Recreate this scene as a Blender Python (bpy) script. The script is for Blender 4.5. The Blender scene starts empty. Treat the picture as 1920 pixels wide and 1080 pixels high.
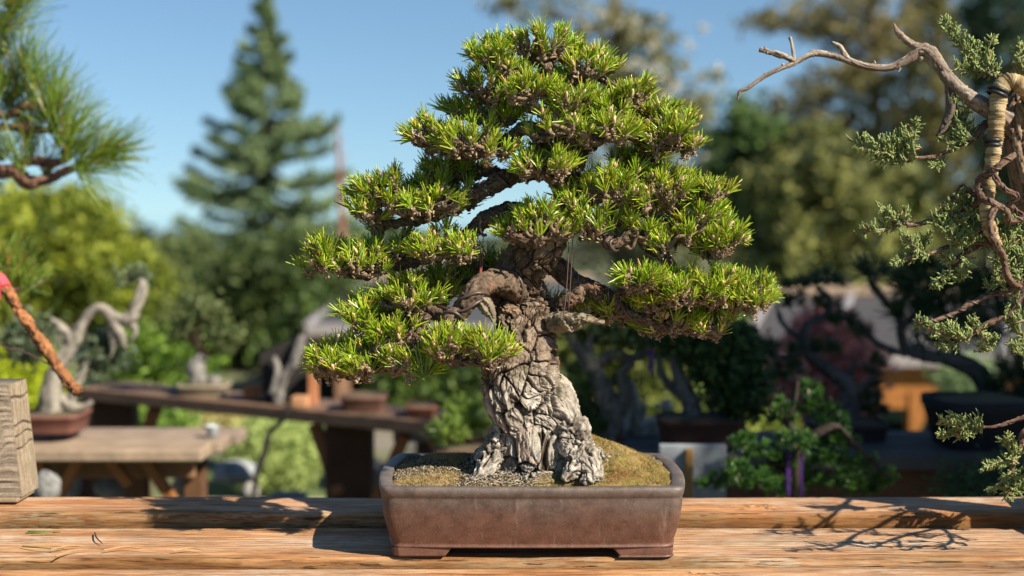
import bpy, math, numpy as np
from math import radians, sin, cos, pi
from mathutils import Vector
rng = np.random.default_rng(11)
sc = bpy.context.scene
C = sc.collection

# ------------------------------------------------------------------ camera, sky, sun, exposure
FP = 2667.0                       # focal length in pixels of the 1920 wide photograph (50 mm lens)
CAMH = 0.448                      # camera height above the bench top (z = 0)
PT = math.atan(140 / FP)
cam = bpy.data.objects.new("camera", bpy.data.cameras.new("camera"))
C.objects.link(cam); sc.camera = cam
cam.data.lens = 50; cam.data.sensor_width = 36
cam.data.clip_start = 0.05; cam.data.clip_end = 60000
cam.location = (0, 0, CAMH); cam.rotation_euler = (pi / 2 - PT, 0, 0)
cam.data.dof.use_dof = True
cam.data.dof.focus_distance = 1.90
cam.data.dof.aperture_fstop = 2.6

SUN = Vector((1.05, -0.72, 1.0)).normalized()
world = bpy.data.worlds.new("World"); sc.world = world
world.use_nodes = True
wn = world.node_tree
sky = wn.nodes.new("ShaderNodeTexSky"); sky.sky_type = 'NISHITA'; sky.sun_disc = False
sky.sun_elevation = math.asin(SUN.z); sky.sun_rotation = math.atan2(SUN.x, SUN.y)
sky.altitude = 300; sky.air_density = 1.0; sky.dust_density = 0.2; sky.ozone_density = 1.2
wtc = wn.nodes.new("ShaderNodeTexCoord"); wad = wn.nodes.new("ShaderNodeVectorMath"); wad.operation = 'ADD'
wad.inputs[1].default_value = (0, 0, 0.07)       # clear coastal air: no yellow band at the horizon
wn.links.new(wtc.outputs["Generated"], wad.inputs[0]); wnm = wn.nodes.new("ShaderNodeVectorMath"); wnm.operation = 'NORMALIZE'
wn.links.new(wad.outputs[0], wnm.inputs[0]); wn.links.new(wnm.outputs[0], sky.inputs[0])
bg = wn.nodes["Background"]; bg.inputs[1].default_value = 0.06
wg = wn.nodes.new('ShaderNodeMix'); wg.data_type = 'RGBA'; wg.blend_type = 'MULTIPLY'; wg.inputs[0].default_value = 1
wg.inputs[7].default_value = (.78, .93, 1.0, 1)     # clear dry air: a cyan-blue sky
wn.links.new(sky.outputs[0], wg.inputs[6]); wn.links.new(wg.outputs[2], bg.inputs[0])
sun = bpy.data.objects.new("sun", bpy.data.lights.new("sun", 'SUN')); C.objects.link(sun)
sun.data.energy = 5.0; sun.data.angle = radians(0.53); sun.data.color = (1.0, 0.91, 0.77)
sun.rotation_euler = SUN.to_track_quat('Z', 'Y').to_euler(); sun.location = (3, -4, 4)
vs = sc.view_settings
vs.view_transform = 'Standard'; vs.look = 'None'; vs.exposure = 1.05; vs.gamma = 1
vs.use_curve_mapping = False
sc.cycles.max_bounces = 6; sc.cycles.diffuse_bounces = 3; sc.cycles.transmission_bounces = 4

# ------------------------------------------------------------------ helpers
def P(px, py, Y):
    """world point seen at pixel (px, py) of the photograph at depth Y"""
    a = (px - 960) / FP; b = -(py - 540) / FP
    dy = cos(PT) + b * sin(PT); dz = -sin(PT) + b * cos(PT)
    k = Y / dy
    return np.array([k * a, Y, CAMH + k * dz])

def nrm(v):
    return v / np.maximum(np.linalg.norm(v, axis=-1, keepdims=True), 1e-9)

def hsh(ix, iy, iz, s=0):
    h = (ix.astype(np.int64) * 73856093) ^ (iy.astype(np.int64) * 19349663) ^ (iz.astype(np.int64) * 83492791) ^ (s * 2654435761)
    h = (h ^ (h >> 13)) * 1274126177 & 0xFFFFFFFF
    h = (h ^ (h >> 16)) * 2246822519 & 0xFFFFFFFF
    return ((h ^ (h >> 15)) & 0xFFFFFF) / float(0xFFFFFF)

def vnoise(p, s=0):
    """value noise in [-1, 1]"""
    i = np.floor(p).astype(np.int64); f = p - i; f = f * f * (3 - 2 * f)
    r = 0
    for dx in (0, 1):
        for dy in (0, 1):
            for dz in (0, 1):
                w = (f[:, 0] if dx else 1 - f[:, 0]) * (f[:, 1] if dy else 1 - f[:, 1]) * (f[:, 2] if dz else 1 - f[:, 2])
                r = r + w * hsh(i[:, 0] + dx, i[:, 1] + dy, i[:, 2] + dz, s)
    return r * 2 - 1

def fbm(p, o=3, s=0):
    r = 0; a = 1; t = 0
    for k in range(o):
        r = r + a * vnoise(p * (2.03 ** k), s + k * 7); t += a; a *= .5
    return r / t

def worley(p, s=0):
    """F1, F2, random of the nearest cell, offset vector to its centre"""
    n = len(p); i = np.floor(p).astype(np.int64)
    f1 = np.full(n, 9.); f2 = np.full(n, 9.); cid = np.zeros(n); off = np.zeros((n, 3))
    for dx in (-1, 0, 1):
        for dy in (-1, 0, 1):
            for dz in (-1, 0, 1):
                jx, jy, jz = i[:, 0] + dx, i[:, 1] + dy, i[:, 2] + dz
                c = np.stack([jx + hsh(jx, jy, jz, s + 1), jy + hsh(jx, jy, jz, s + 2), jz + hsh(jx, jy, jz, s + 3)], 1)
                o = p - c; d = np.sqrt((o * o).sum(1))
                m = d < f1
                f2 = np.where(m, f1, np.minimum(f2, d))
                cid = np.where(m, hsh(jx, jy, jz, s + 4), cid)
                off = np.where(m[:, None], o, off)
                f1 = np.where(m, d, f1)
    return f1, f2, cid, off

def sstep(a, b, x):
    t = np.clip((x - a) / (b - a), 0, 1); return t * t * (3 - 2 * t)

def mixc(a, b, t):
    a = np.asarray(a, float); b = np.asarray(b, float); t = np.asarray(t)[..., None]
    return a * (1 - t) + b * t

class MB:
    """collects vertices, faces and colours and links them as ONE mesh object"""
    def __init__(s): s.V = []; s.F = {}; s.K = []; s.n = 0
    def add(s, V, F, col=(.5, .5, .5)):
        V = np.asarray(V, float); col = np.asarray(col, float)
        if col.ndim == 1: col = np.tile(col, (len(V), 1))
        for f in (F if isinstance(F, list) else [F]):
            f = np.asarray(f, np.int64)
            if len(f): s.F.setdefault(f.shape[1], []).append(f + s.n)
        s.V.append(V); s.K.append(col); s.n += len(V)
        return s
    def build(s, name, mat, parent=None, smooth=False, **props):
        o = np.zeros(3); q = parent
        while q is not None: o = o + np.array(q.location); q = q.parent
        V = np.concatenate(s.V) - o; K = np.concatenate(s.K)
        loops = []; tot = []
        for k, fl in s.F.items():
            f = np.concatenate(fl); loops.append(f.ravel()); tot.append(np.full(len(f), k))
        loops = np.concatenate(loops); tot = np.concatenate(tot)
        me = bpy.data.meshes.new(name)
        me.vertices.add(len(V)); me.vertices.foreach_set("co", V.astype(np.float32).ravel())
        me.loops.add(len(loops)); me.loops.foreach_set("vertex_index", loops.astype(np.int32))
        me.polygons.add(len(tot))
        st = np.concatenate([[0], np.cumsum(tot)[:-1]])
        me.polygons.foreach_set("loop_start", st.astype(np.int32))
        me.polygons.foreach_set("loop_total", tot.astype(np.int32))
        me.polygons.foreach_set("use_smooth", np.full(len(tot), bool(smooth)))
        me.update(calc_edges=True)
        ca = me.color_attributes.new("col", 'FLOAT_COLOR', 'POINT')
        K4 = np.concatenate([np.clip(K, 0, 1), np.ones((len(K), 1))], 1)
        ca.data.foreach_set("color", K4.astype(np.float32).ravel())
        me.materials.append(mat)
        ob = bpy.data.objects.new(name, me); C.objects.link(ob)
        if parent: ob.parent = parent
        for k, v in props.items(): ob[k] = v
        return ob

def thing(name, label, cat, loc=(0, 0, 0), group=None):
    o = bpy.data.objects.new(name, None); C.objects.link(o)
    o.empty_display_size = .05
    o.location = [float(v) for v in loc]; o['label'] = label; o['category'] = cat
    if group: o['group'] = group
    return o

def tag(o, label, cat, group=None):
    o['label'] = label; o['category'] = cat
    if group: o['group'] = group
    return o

def copy_tree(o, loc=None, rotz=None, label=None):
    def rec(q, par):
        c = q.copy(); C.objects.link(c)
        if par is not None: c.parent = par
        for ch in list(q.children): rec(ch, c)
        return c
    r = rec(o, None)
    if loc is not None: r.location = loc
    if rotz is not None: r.rotation_euler.z = rotz
    if label: r['label'] = label
    return r

# --- materials
def newmat(name):
    m = bpy.data.materials.new(name); m.use_nodes = True
    nt = m.node_tree; b = nt.nodes["Principled BSDF"]
    return m, nt, b

def N(nt, t, **kw):
    n = nt.nodes.new(t)
    for k, v in kw.items():
        if k.startswith('_'): n.inputs[k[1:]].default_value = v
        else: setattr(n, k, v)
    return n

def noise_tex(nt, scale, detail=4, rough=.55, vec=None, stretch=None):
    tc = N(nt, "ShaderNodeTexCoord"); src = tc.outputs["Object"]
    if vec is not None: src = vec
    if stretch is not None:
        mp = N(nt, "ShaderNodeMapping"); mp.inputs["Scale"].default_value = stretch
        nt.links.new(src, mp.inputs[0]); src = mp.outputs[0]
    n = N(nt, "ShaderNodeTexNoise"); n.inputs["Scale"].default_value = scale
    n.inputs["Detail"].default_value = detail; n.inputs["Roughness"].default_value = rough
    nt.links.new(src, n.inputs["Vector"])
    return n

def ramp(nt, src, stops):
    r = N(nt, "ShaderNodeValToRGB"); e = r.color_ramp.elements
    while len(e) < len(stops): e.new(.5)
    for q, (p, c) in zip(e, stops):
        q.position = p; q.color = (*c, 1) if not np.isscalar(c) else (c, c, c, 1)
    nt.links.new(src, r.inputs[0]); return r

def mixrgb(nt, fac, a, b, mode='MIX'):
    m = N(nt, "ShaderNodeMix"); m.data_type = 'RGBA'; m.blend_type = mode
    for sock, v in ((m.inputs[0], fac), (m.inputs[6], a), (m.inputs[7], b)):
        if hasattr(v, 'links'): nt.links.new(v, sock)
        elif np.isscalar(v): sock.default_value = v
        else: sock.default_value = (*v, 1)
    return m.outputs[2]

def bumpn(nt, h, dist, strength=1.0):
    b = N(nt, "ShaderNodeBump"); b.inputs["Strength"].default_value = strength
    b.inputs["Distance"].default_value = dist; nt.links.new(h, b.inputs["Height"]); return b.outputs[0]

def attr_mat(name, rough=.6, transl=0.0, bump=None, spec=.3, nvar=0.0, nscale=60):
    """takes each piece's own colour from the 'col' attribute"""
    m, nt, b = newmat(name)
    a = N(nt, "ShaderNodeAttribute", attribute_name="col")
    col = a.outputs["Color"]
    if nvar:
        n = noise_tex(nt, nscale, 5)
        r = ramp(nt, n.outputs[0], [(.3, 1 - nvar), (.7, 1.0)])
        col = mixrgb(nt, 1.0, col, r.outputs[0], 'MULTIPLY')
    nt.links.new(col, b.inputs["Base Color"])
    b.inputs["Roughness"].default_value = rough; b.inputs["Specular IOR Level"].default_value = spec
    if bump:
        n = noise_tex(nt, bump[0], 6, .65); nt.links.new(bumpn(nt, n.outputs[0], bump[1]), b.inputs["Normal"])
    if transl:
        t = N(nt, "ShaderNodeBsdfTranslucent"); nt.links.new(col, t.inputs[0])
        x = N(nt, "ShaderNodeMixShader"); x.inputs[0].default_value = transl
        nt.links.new(b.outputs[0], x.inputs[1]); nt.links.new(t.outputs[0], x.inputs[2])
        nt.links.new(x.outputs[0], nt.nodes["Material Output"].inputs[0])
    return m

M = {}
M['needle'] = attr_mat('needle', .38, .22, spec=.5)
M['leaf'] = attr_mat('leaf', .55, .3, spec=.3)
M['scale_leaf'] = attr_mat('scale_leaf', .55, .12, spec=.3)
M['bark'] = attr_mat('bark', .85, 0, bump=(420, .0012), spec=.2, nvar=.35, nscale=300)
M['twig'] = attr_mat('twig', .8, 0, bump=(300, .001), spec=.2, nvar=.3, nscale=400)
M['bgwood'] = attr_mat('weathered wood', .75, 0, bump=(40, .003), spec=.2, nvar=.35, nscale=14)
M['wire'] = attr_mat('aged copper wire', .45, 0, spec=.5)
M['plain'] = attr_mat('matt surface', .8, 0, spec=.12, nvar=.3, nscale=20)
M['grit'] = attr_mat('grit', .9, 0, spec=.15)

# --- vectorised shapes
def frame(D):
    up = np.where(np.abs(D[:, 2:3]) > .9, np.array([[1., 0, 0]]), np.array([[0., 0, 1.]]))
    a = nrm(np.cross(D, up)); b = np.cross(D, a); return a, b

def needles(mb, B, D, L, W, col0, col1, bend=.15, tip=.45, rings=(0, .5, 1), sides=3, profile=None):
    """many thin tapering three-sided needles"""
    n = len(B)
    if n == 0: return
    D = nrm(D); L = np.broadcast_to(L, (n,)); W = np.broadcast_to(W, (n,))
    a, b = frame(D); th0 = rng.uniform(0, 2 * pi, n)
    bv = (a * np.cos(th0)[:, None] + b * np.sin(th0)[:, None]) * (rng.uniform(0, 1, n) * bend)[:, None]
    R = len(rings); Vs = []; Ks = []
    col0 = np.broadcast_to(col0, (n, 3)); col1 = np.broadcast_to(col1, (n, 3))
    for k, t in enumerate(rings):
        c = B + D * (L * t)[:, None] + bv * (L * t * t)[:, None]
        w = W * (1 - (1 - tip) * max(0, t - .55) / .45) if profile is None else W * profile[k]
        for j in range(sides):
            an = th0 + 2 * pi * j / sides
            Vs.append(c + (a * np.cos(an)[:, None] + b * np.sin(an)[:, None]) * w[:, None])
            Ks.append(col0 * (1 - t) + col1 * t)
    V = np.stack(Vs, 1).reshape(-1, 3); K = np.stack(Ks, 1).reshape(-1, 3)
    F = []
    for k in range(R - 1):
        for j in range(sides):
            j2 = (j + 1) % sides
            F.append([k * sides + j, k * sides + j2, (k + 1) * sides + j2, (k + 1) * sides + j])
    cap = [[(R - 1) * sides + j for j in range(sides)]]
    off = (np.arange(n) * R * sides)[:, None, None]
    Fq = (np.array(F)[None] + off).reshape(-1, 4); Fc = (np.array(cap)[None] + off).reshape(-1, sides)
    mb.add(V, [Fq, Fc], K)

def blobs(mb, Cn, A, r, l, col, su=6, sv=4):
    """many small lumps: centres, long axes, radius, half length"""
    n = len(Cn)
    if n == 0: return
    A = nrm(A); a, b = frame(A)
    r = np.broadcast_to(r, (n,)); l = np.broadcast_to(l, (n,)); col = np.broadcast_to(col, (n, 3))
    Vs = []
    for i in range(sv + 1):
        ph = pi * i / sv; rr = max(sin(ph), .25); zz = -cos(ph)
        for j in range(su):
            th = 2 * pi * (j + .5 * (i % 2)) / su
            jit = rng.uniform(.75, 1.2, n)
            Vs.append(Cn + A * (l * zz)[:, None] + (a * cos(th) + b * sin(th)) * (r * rr * jit)[:, None])
    V = np.stack(Vs, 1).reshape(-1, 3); K = np.repeat(col, (sv + 1) * su, 0)
    F = []
    for i in range(sv):
        for j in range(su):
            j2 = (j + 1) % su; F.append([i * su + j, i * su + j2, (i + 1) * su + j2, (i + 1) * su + j])
    off = (np.arange(n) * (sv + 1) * su)[:, None, None]
    caps = [list(range(su))[::-1], list(range(sv * su, (sv + 1) * su))]
    mb.add(V, [(np.array(F)[None] + off).reshape(-1, 4), (np.array(caps)[None] + off).reshape(-1, su)], K)

def leaves(mb, Cn, size, col, Nrm=None, long=1.6, flat=False):
    """many small folded diamond leaves"""
    n = len(Cn); d = nrm(rng.normal(size=(n, 3)))
    if Nrm is not None: d = nrm(Nrm + .6 * d)
    a, b = frame(d); th = rng.uniform(0, 2 * pi, n)[:, None]
    u = a * np.cos(th) + b * np.sin(th); v = np.cross(d, u)
    s = np.broadcast_to(size, (n,))[:, None]
    V = np.stack([Cn - u * s * long * .5, Cn + v * s * .5 - d * s * .12, Cn + u * s * long * .5, Cn - v * s * .5 - d * s * .12], 1).reshape(-1, 3)
    F = (np.array([[0, 1, 2], [0, 2, 3]])[None] + (np.arange(n) * 4)[:, None, None]).reshape(-1, 3)
    mb.add(V, F, np.repeat(np.broadcast_to(col, (n, 3)), 4, 0))

def smooth_path(pts, n):
    """Catmull-Rom through the points (any number of columns)"""
    p = np.asarray(pts, float); m = len(p)
    q = np.vstack([2 * p[0] - p[1], p, 2 * p[-1] - p[-2]])
    seg = np.r_[0, np.cumsum(np.linalg.norm(np.diff(p[:, :3], axis=0), axis=1))]
    t = np.linspace(0, seg[-1], n); k = np.clip(np.searchsorted(seg, t, side='right') - 1, 0, m - 2)
    u = ((t - seg[k]) / np.maximum(seg[k + 1] - seg[k], 1e-9))[:, None]
    a, b, c, d = q[k], q[k + 1], q[k + 2], q[k + 3]
    return .5 * (2 * b + (c - a) * u + (2 * a - 5 * b + 4 * c - d) * u ** 2 + (3 * b - a - 3 * c + d) * u ** 3)

def tframe(path):
    T = nrm(np.gradient(path, axis=0)); u = np.zeros_like(T)
    a = np.cross(T[0], [0, 1, .1]); a = a / max(np.linalg.norm(a), 1e-6)
    for i in range(len(T)):
        a = a - T[i] * a.dot(T[i]); a = a / max(np.linalg.norm(a), 1e-6); u[i] = a
    return T, u, np.cross(T, u)

def tube(mb, pts, rad, sides=8, n=None, col=(.3, .2, .12), jit=0.0, cj=0.0, wob=0.0):
    """tube through world points; rad per point or scalar; caps closed"""
    pts = np.asarray(pts, float)
    rad = np.broadcast_to(rad, (len(pts),))
    pr = np.column_stack([pts, rad])
    n = n or max(4, 3 * len(pts))
    q = smooth_path(pr, n); path = q[:, :3]; r = np.maximum(q[:, 3], 1e-5)
    if wob: path = path + wob * rng.normal(size=path.shape) * r[:, None]
    T, u, v = tframe(path)
    th = np.arange(sides) * 2 * pi / sides
    J = 1 + jit * rng.uniform(-1, 1, (n, sides))
    V = path[:, None] + (u[:, None] * np.cos(th)[None, :, None] + v[:, None] * np.sin(th)[None, :, None]) * (r[:, None] * J)[..., None]
    K = np.broadcast_to(col, (n, sides, 3)) * (1 + cj * rng.uniform(-1, 1, (n, sides, 1)))
    i = np.arange(n - 1)[:, None] * sides; j = np.arange(sides)[None]; j2 = (j + 1) % sides
    F = np.stack([i + j, i + j2, i + sides + j2, i + sides + j], -1).reshape(-1, 4)
    caps = np.array([list(range(sides))[::-1], list(range((n - 1) * sides, n * sides))])
    mb.add(V.reshape(-1, 3), [F, caps], K.reshape(-1, 3))
    return path, r, u, v

def bark_tube(mb, pts, rad, n, m, cell, depth, colf, flute=None, seed=0, zs=.55, flaky=1.0, lump=.5, wp=.75):
    """tube with real plated, cracked bark relief; returns path and radii"""
    pts = np.asarray(pts, float); pr = np.column_stack([pts, np.broadcast_to(rad, (len(pts),))])
    q = smooth_path(pr, n); path = q[:, :3]; r = q[:, 3]
    T, u, v = tframe(path)
    th = np.arange(m) * 2 * pi / m
    Nn = u[:, None] * np.cos(th)[None, :, None] + v[:, None] * np.sin(th)[None, :, None]
    rr = np.broadcast_to(r[:, None], (n, m)).copy()
    if flute is not None: rr = rr * flute(path, th, Nn)
    base = (path[:, None] + Nn * rr[..., None]).reshape(-1, 3)
    arc = np.r_[0, np.cumsum(np.linalg.norm(np.diff(path, axis=0), axis=1))]
    # texture space: round the trunk and along it, so plates run with the wood
    tp = np.stack([np.broadcast_to(arc[:, None] * zs, (n, m)), rr * np.cos(th)[None], rr * np.sin(th)[None]], -1).reshape(-1, 3)
    g = tp / cell
    warp = np.stack([fbm(g * .9, 2, seed + 20), fbm(g * .9, 2, seed + 30), fbm(g * .9, 2, seed + 40)], 1)
    g1 = g + warp * wp
    f1, f2, cid, off = worley(g1, seed)
    e = f2 - f1
    tilt = np.stack([np.cos(cid * 40), np.sin(cid * 57), np.cos(cid * 91)], 1)
    plate = sstep(.02, .075, e)
    ter = fbm(g * 1.3 + warp, 3, seed + 80) * 3.2; ter = np.floor(ter) + sstep(.88, 1, ter - np.floor(ter)); ledge = ter / 3.2
    h = plate * (.75 + .35 * cid + .42 * (off * tilt).sum(1)) + .55 * ledge + lump * fbm(tp / (cell * 2.1), 2, seed + 99)
    g2 = tp / (cell * .36) + warp * .9
    a1, a2, cid2, off2 = worley(g2, seed + 50)
    e2 = a2 - a1; fine = sstep(.012, .07, e2)
    h = h + plate * (.34 * fine + .16 * (cid2 - .5)) + .11 * fbm(tp / (cell * .14), 3, seed + 60)
    lay = fbm(tp / (cell * .5) + warp, 2, seed + 70)
    h = h + .25 * (np.abs(lay) < .12)
    fl = sstep(.26, .40, fbm(tp / (cell * 2.0) + 9, 2, seed + 90)) * flaky
    crev = sstep(.075, .0, np.abs(fbm(tp * [.8, 1, 1] / (cell * 1.9) + warp * .5 + 4, 3, seed + 93))) * min(lump, 1)
    plate = plate * (1 - .75 * crev); h = h - 1.1 * crev
    rd_ = 1 - np.abs(vnoise(tp * [.45, 1, 1] / (cell * .22) + warp * 1.5, seed + 95)) * 2
    h = h * (1 - .55 * fl) + fl * (.15 + .75 * sstep(.1, .8, rd_) + .35 * vnoise(tp / (cell * .25), seed + 96))
    plate = plate * (1 - fl) + fl * sstep(.0, .45, rd_)
    h = h + .09 * fbm(tp / (cell * .09), 2, seed + 61) - .14 * sstep(.55, 1, 1 - np.abs(vnoise(tp / (cell * .17) + warp, seed + 64)) * 1.6)
    fine = fine * (.6 + .4 * sstep(-.3, .1, vnoise(tp / (cell * .12), seed + 62)))
    dep = depth * np.clip(rr.ravel() / r.max() * 1.6, .25, 1)
    V = base + Nn.reshape(-1, 3) * ((h - .7) * dep)[:, None]
    K = colf(V, plate * (.45 + .55 * fine), cid, cid2, h)
    i = np.arange(n - 1)[:, None] * m; j = np.arange(m)[None]; j2 = (j + 1) % m
    F = np.stack([i + j, i + j2, i + m + j2, i + m + j], -1).reshape(-1, 4)
    caps = np.array([list(range(m))[::-1], list(range((n - 1) * m, n * m))])
    mb.add(V, [F, caps], K)
    return path, r, u, v

def coil(mb, path, r, u, v, wr, turns, t0=0, t1=1, col=(.06, .04, .03), ph=0, gap=.0):
    """wire wound round a branch"""
    n = int(max(24, abs(turns) * 18)); t = np.linspace(t0, t1, n) * (len(path) - 1)
    def ip(A): return np.stack([np.interp(t, np.arange(len(path)), A[:, k]) for k in range(A.shape[1])], 1)
    c = ip(path); rr = np.interp(t, np.arange(len(path)), r); uu = ip(u); vv = ip(v)
    th = ph + np.linspace(0, turns * 2 * pi, n)
    pts = c + (uu * np.cos(th)[:, None] + vv * np.sin(th)[:, None]) * (rr + wr * .8 + gap)[:, None]
    tube(mb, pts, wr, 7, n, col, cj=.15)

def box(mb, x0, x1, y0, y1, z0, z1, col=(.5, .5, .5), ch=.004, rz=0, piv=None):
    """chamfered box"""
    ch = min(ch, (x1 - x0) * .2, (y1 - y0) * .2, (z1 - z0) * .2)
    def ring(i, z): return [(x0 + i, y0 + ch, z), (x0 + ch, y0 + i, z), (x1 - ch, y0 + i, z), (x1 - i, y0 + ch, z), (x1 - i, y1 - ch, z), (x1 - ch, y1 - i, z), (x0 + ch, y1 - i, z), (x0 + i, y1 - ch, z)]
    V = np.array(ring(ch, z0) + ring(0, z0 + ch) + ring(0, z1 - ch) + ring(ch, z1))
    F = []
    for k in range(3):
        for j in range(8): F.append([k * 8 + j, k * 8 + (j + 1) % 8, (k + 1) * 8 + (j + 1) % 8, (k + 1) * 8 + j])
    if rz:
        c, s = cos(rz), sin(rz); p = np.array(piv if piv is not None else [(x0 + x1) / 2, (y0 + y1) / 2])
        xy = V[:, :2] - p; V[:, 0] = p[0] + xy[:, 0] * c - xy[:, 1] * s; V[:, 1] = p[1] + xy[:, 0] * s + xy[:, 1] * c
    mb.add(V, [np.array(F), np.array([list(range(7, -1, -1)), list(range(24, 32))])], col)

def bar(mb, p0, p1, w, h, col, up=(0, 0, 1), ch=.08):
    """beam with a chamfered rectangular section between two points"""
    p0 = np.asarray(p0, float); p1 = np.asarray(p1, float); T = nrm((p1 - p0)[None])[0]
    a = np.cross(T, up); a = a / max(np.linalg.norm(a), 1e-6); b = np.cross(a, T)
    s = []
    cw, chh = w / 2, h / 2; k = min(w, h) * ch
    for (x, y) in ((-cw + k, -chh), (cw - k, -chh), (cw, -chh + k), (cw, chh - k), (cw - k, chh), (-cw + k, chh), (-cw, chh - k), (-cw, -chh + k)):
        s.append(a * x + b * y)
    s = np.array(s); V = np.concatenate([p0 + s, p1 + s])
    F = np.array([[j, (j + 1) % 8, 8 + (j + 1) % 8, 8 + j] for j in range(8)])
    mb.add(V, [F, np.array([list(range(7, -1, -1)), list(range(8, 16))])], col)
# ------------------------------------------------------------------ display bench (wooden planks)
def plank_mat(name, hue, seed):
    m, nt, b = newmat(name)
    tc = N(nt, "ShaderNodeTexCoord")
    mp = N(nt, "ShaderNodeMapping"); mp.inputs["Location"].default_value = (seed * 3.1, seed * 1.7, seed)
    nt.links.new(tc.outputs["Object"], mp.inputs[0]); v = mp.outputs[0]
    big = noise_tex(nt, 3.0, 4, .6, v, (1, 5, 1))
    grain = noise_tex(nt, 60, 6, .75, v, (.15, 1.7, 1.7))
    fine = noise_tex(nt, 300, 5, .7, v, (.11, 1.3, 1.3))
    wv = N(nt, "ShaderNodeTexWave", wave_type='BANDS', bands_direction='Y')
    wm = N(nt, "ShaderNodeMapping"); wm.inputs["Scale"].default_value = (.12, 1, 1)
    nt.links.new(v, wm.inputs[0]); nt.links.new(wm.outputs[0], wv.inputs["Vector"])
    wv.inputs["Scale"].default_value = 26; wv.inputs["Distortion"].default_value = 7
    wv.inputs["Detail"].default_value = 4; wv.inputs["Detail Scale"].default_value = 1.2
    c1 = ramp(nt, grain.outputs[0], [(.32, (.15, .07, .032)), (.45, (.40, .20, .09)), (.56, (.54, .32, .165)), (.70, (.62, .47, .31))])
    warm = mixrgb(nt, .75, c1.outputs[0], hue, 'MULTIPLY')
    # silvered, sun-bleached fibres
    bl = ramp(nt, big.outputs[0], [(.42, 0.0), (.62, 1.0)])
    fm = ramp(nt, fine.outputs[0], [(.44, 0.0), (.6, 1.0)])
    f2 = N(nt, "ShaderNodeMath", operation='MULTIPLY'); nt.links.new(bl.outputs[0], f2.inputs[0]); nt.links.new(fm.outputs[0], f2.inputs[1])
    col = mixrgb(nt, f2.outputs[0], warm, (.56, .48, .37))
    # dark open checks, short ticks along the grain
    ck = noise_tex(nt, 130, 3, .6, v, (.10, 2.2, 1))
    cr = ramp(nt, ck.outputs[0], [(.34, 1.0), (.40, 0.0)])
    cm = N(nt, "ShaderNodeMath", operation='MULTIPLY'); cm.inputs[1].default_value = .75; nt.links.new(cr.outputs[0], cm.inputs[0])
    col = mixrgb(nt, cm.outputs[0], col, (.10, .055, .03))
    wvr = ramp(nt, wv.outputs[0], [(.0, .72), (.35, 1.0)])
    col = mixrgb(nt, .8, col, wvr.outputs[0], 'MULTIPLY')
    st = noise_tex(nt, 7, 5, .65, v, (1, 2, 1)); sr = ramp(nt, st.outputs[0], [(.36, .55), (.5, 1.0)])
    col = mixrgb(nt, .5, col, sr.outputs[0], 'MULTIPLY')
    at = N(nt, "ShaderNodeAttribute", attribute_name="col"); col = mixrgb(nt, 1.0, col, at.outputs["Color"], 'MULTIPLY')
    nt.links.new(col, b.inputs["Base Color"])
    b.inputs["Roughness"].default_value = .72; b.inputs["Specular IOR Level"].default_value = .25
    hs = N(nt, "ShaderNodeMath", operation='SUBTRACT'); nt.links.new(grain.outputs[0], hs.inputs[0]); nt.links.new(cr.outputs[0], hs.inputs[1])
    ad = N(nt, "ShaderNodeMath", operation='MULTIPLY_ADD'); nt.links.new(fine.outputs[0], ad.inputs[0]); ad.inputs[1].default_value = .5; nt.links.new(hs.outputs[0], ad.inputs[2])
    nt.links.new(bumpn(nt, ad.outputs[0], .0035, .9), b.inputs["Normal"])
    return m

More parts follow.
